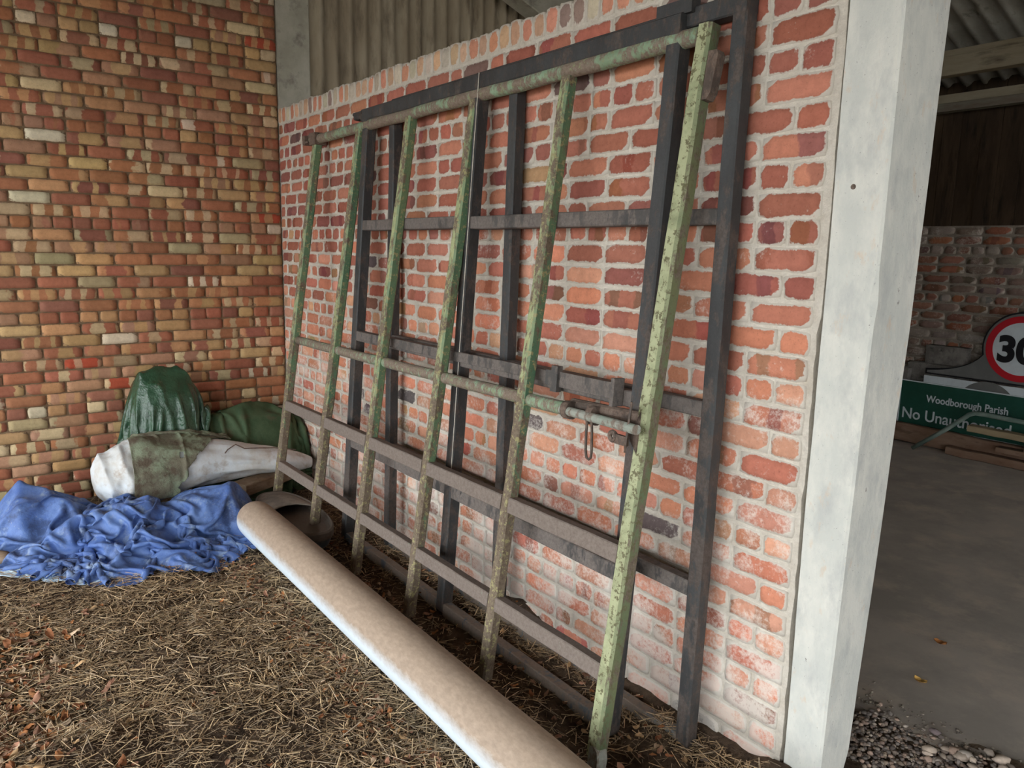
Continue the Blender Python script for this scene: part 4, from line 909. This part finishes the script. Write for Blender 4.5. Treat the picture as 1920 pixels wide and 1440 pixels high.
# green parish sign
gs = empty('parish_sign', (3.1, 4.75, 0.22), 'long dark green sign lettered Woodborough Parish and No Unauthorised, leaning at the rear wall', 'sign')
mb = MB(); mb.box((3.2, 4.765, 0.425), (0.94, 0.006, 0.193)); mb.build('panel', M_signgreen, gs)
mb = MB()
for c_, h_ in (((3.2, 4.762, 0.618), (0.945, 0.008, 0.004)), ((3.2, 4.762, 0.232), (0.945, 0.008, 0.004)), ((2.2575, 4.762, 0.425), (0.004, 0.008, 0.197)), ((4.1425, 4.762, 0.425), (0.004, 0.008, 0.197))): mb.box(c_, h_)
mb.build('white_edge', M_signwhite, gs)
for nm_, ws_, sz_, x_, z_, xs_2, gap in (('upper_lettering', ('Woodborough', 'Parish'), 0.086, 2.487, 0.455, .86, .024), ('lower_lettering', ('No', 'Unauthorised'), 0.135, 2.285, 0.285, .93, .038)):
    for w_2 in ws_:
        o = text_part(nm_, w_2, sz_, (x_, 4.757, z_), M_signwhite, gs, 0.0015, xs=xs_2); x_ += max(v.co.x for v in o.data.vertices) + gap
# bent tube
M_tube = noisy_mat('grey_green_tube', [(0.13, 0.18, 0.155, 1), ((0.20, 0.24, 0.21, 1), .45, .65)], 9, 0.5, .4)
mb = MB(); mb.tube([(2.56, 4.46, 0.10), (2.80, 4.455, 0.30), (2.93, 4.45, 0.42), (2.975, 4.45, 0.465), (3.02, 4.45, 0.485), (3.10, 4.45, 0.487), (3.6, 4.45, 0.470), (4.1, 4.45, 0.455)], 0.018, 14)
tag(mb.build('bent_tube', M_tube, smooth=True), 'bent grey green metal tube propped in front of the parish sign', 'tube')
# timbers
M_plank_red = noisy_mat('reddish_plank', [(0.15, 0.085, 0.055, 1), ((0.20, 0.13, 0.09, 1), .42, .62), ((0.07, 0.045, 0.03, 1), .55, .72)], 7, 0.85, .2, stretch=(.3, 1, 1))
M_plank_pale = noisy_mat('pale_plank', [(0.30, 0.23, 0.14, 1), ((0.24, 0.18, 0.11, 1), .42, .62)], 7, 0.85, .2, stretch=(.3, 1, 1))
def plank(c, h, mat, lab, seed, ry=0):
    mb = MB(); mb.beam((c[0] - h[0], c[1], c[2] + ry), (c[0] + h[0], c[1], c[2] - ry), h[2] * 2, h[1] * 2, (0, 1, 0), 0.003, 10, seed, .08); tag(mb.build('timber_plank', mat, origin=(c[0], c[1], 0)), lab, 'plank')
plank((3.2, 4.69, 0.162), (1.05, 0.030, 0.078), M_plank_red, 'reddish plank on edge, directly below the green parish sign', 1, .012)
plank((3.5, 4.60, 0.115), (0.72, 0.045, 0.032), M_plank_red, 'reddish plank flat on the floor, nearest of the timbers', 2)
plank((3.75, 4.62, 0.205), (0.60, 0.05, 0.020), M_plank_red, 'brown plank stacked between the floor plank and the pale batten', 3)
plank((3.43, 4.60, 0.325), (0.50, 0.045, 0.025), M_plank_pale, 'pale batten resting on top of the timber stack under the lettering', 4, .01)
mb = MB(); mb.box((3.40, 4.60, 0.262), (0.05, 0.04, 0.038)); tag(mb.build('timber_spacer', M_plank_red, origin=(3.4, 4.6, .2)), 'left spacer block holding up the pale batten', 'timber')
mb = MB(); mb.box((3.75, 4.60, 0.262), (0.05, 0.04, 0.038)); tag(mb.build('timber_spacer', M_plank_red, origin=(3.75, 4.6, .2)), 'right spacer block holding up the pale batten', 'timber')
# block stack behind the signs
M_block = noisy_mat('grimy_block', [(0.11, 0.10, 0.09, 1), ((0.18, 0.165, 0.15, 1), .42, .62), ((0.04, 0.04, 0.035, 1), .55, .72)], 9, 0.95, .1)
def rough_block(c, h, seed, lab, yaw=0):
    bm = bmesh.new(); bmesh.ops.create_cube(bm, size=2); bmesh.ops.subdivide_edges(bm, edges=bm.edges, cuts=5, use_grid_fill=True)
    for v in bm.verts:
        q = v.co; d = 1 + .06 * float(fbm(q.x * 2 + q.z, q.y * 2 + q.z * 1.3, 3, seed)); k = sum(abs(t_) > .99 for t_ in q)
        if k >= 2: d *= .975
        v.co = Vector((q.x * h[0] * d, q.y * h[1] * d, q.z * h[2] * d))
    me = bpy.data.meshes.new('concrete_block'); bm.to_mesh(me); bm.free(); o = link('concrete_block', me, M_block, None, c); o.rotation_euler.z = yaw; tag(o, lab, 'block')
rough_block((2.56, 4.895, 0.86), (0.17, 0.045, 0.08), 4, 'broken grey block perched above the white board, left of the 30 sign', 0.0)
rough_block((2.50, 4.895, 0.43), (0.26, 0.045, 0.35), 5, 'grimy upright block standing on the floor behind the green sign')
rough_block((2.20, 4.85, 0.40), (0.09, 0.07, 0.32), 7, 'dark block standing beside the left end of the green sign')
# leaves lying on the slab
def one_leaf(x, y, z, sz, col, lab, seed):
    r2 = random.Random(seed); mb = MB(); V = []; F = []
    for j in range(5):
        for i in range(7):
            u = -1 + 2 * i / 6; v = -1 + 2 * j / 4; w_ = math.sqrt(max(.03, 1 - u * u * .9)); V.append((x + u * sz, y + v * w_ * sz * .6, z + .003 + sz * (.25 * u * u + .3 * v * v * r2.uniform(.6, 1.4)) + r2.uniform(0, .002)))
    for j in range(4):
        for i in range(6): q = j * 7 + i; F.append((q, q + 1, q + 8, q + 7))
    mb.add(V, F); m_ = noisy_mat('leaf_' + lab[:6].strip().replace(' ', '_'), [col, (tuple(v * .5 for v in col[:3]) + (1,), .45, .6)], 60, .8); o = mb.build('dead_leaf', m_, origin=(x, y, z), smooth=True, fix=False); tag(o, lab, 'leaf')
one_leaf(4.327, 1.241, 0.08, .026, (0.42, 0.17, 0.05, 1), 'orange brown leaf on the concrete floor, farther of the two leaves', 1)
one_leaf(4.431, 0.868, 0.08, .024, (0.60, 0.36, 0.10, 1), 'yellow orange leaf on the concrete floor, nearer the pillar', 2)
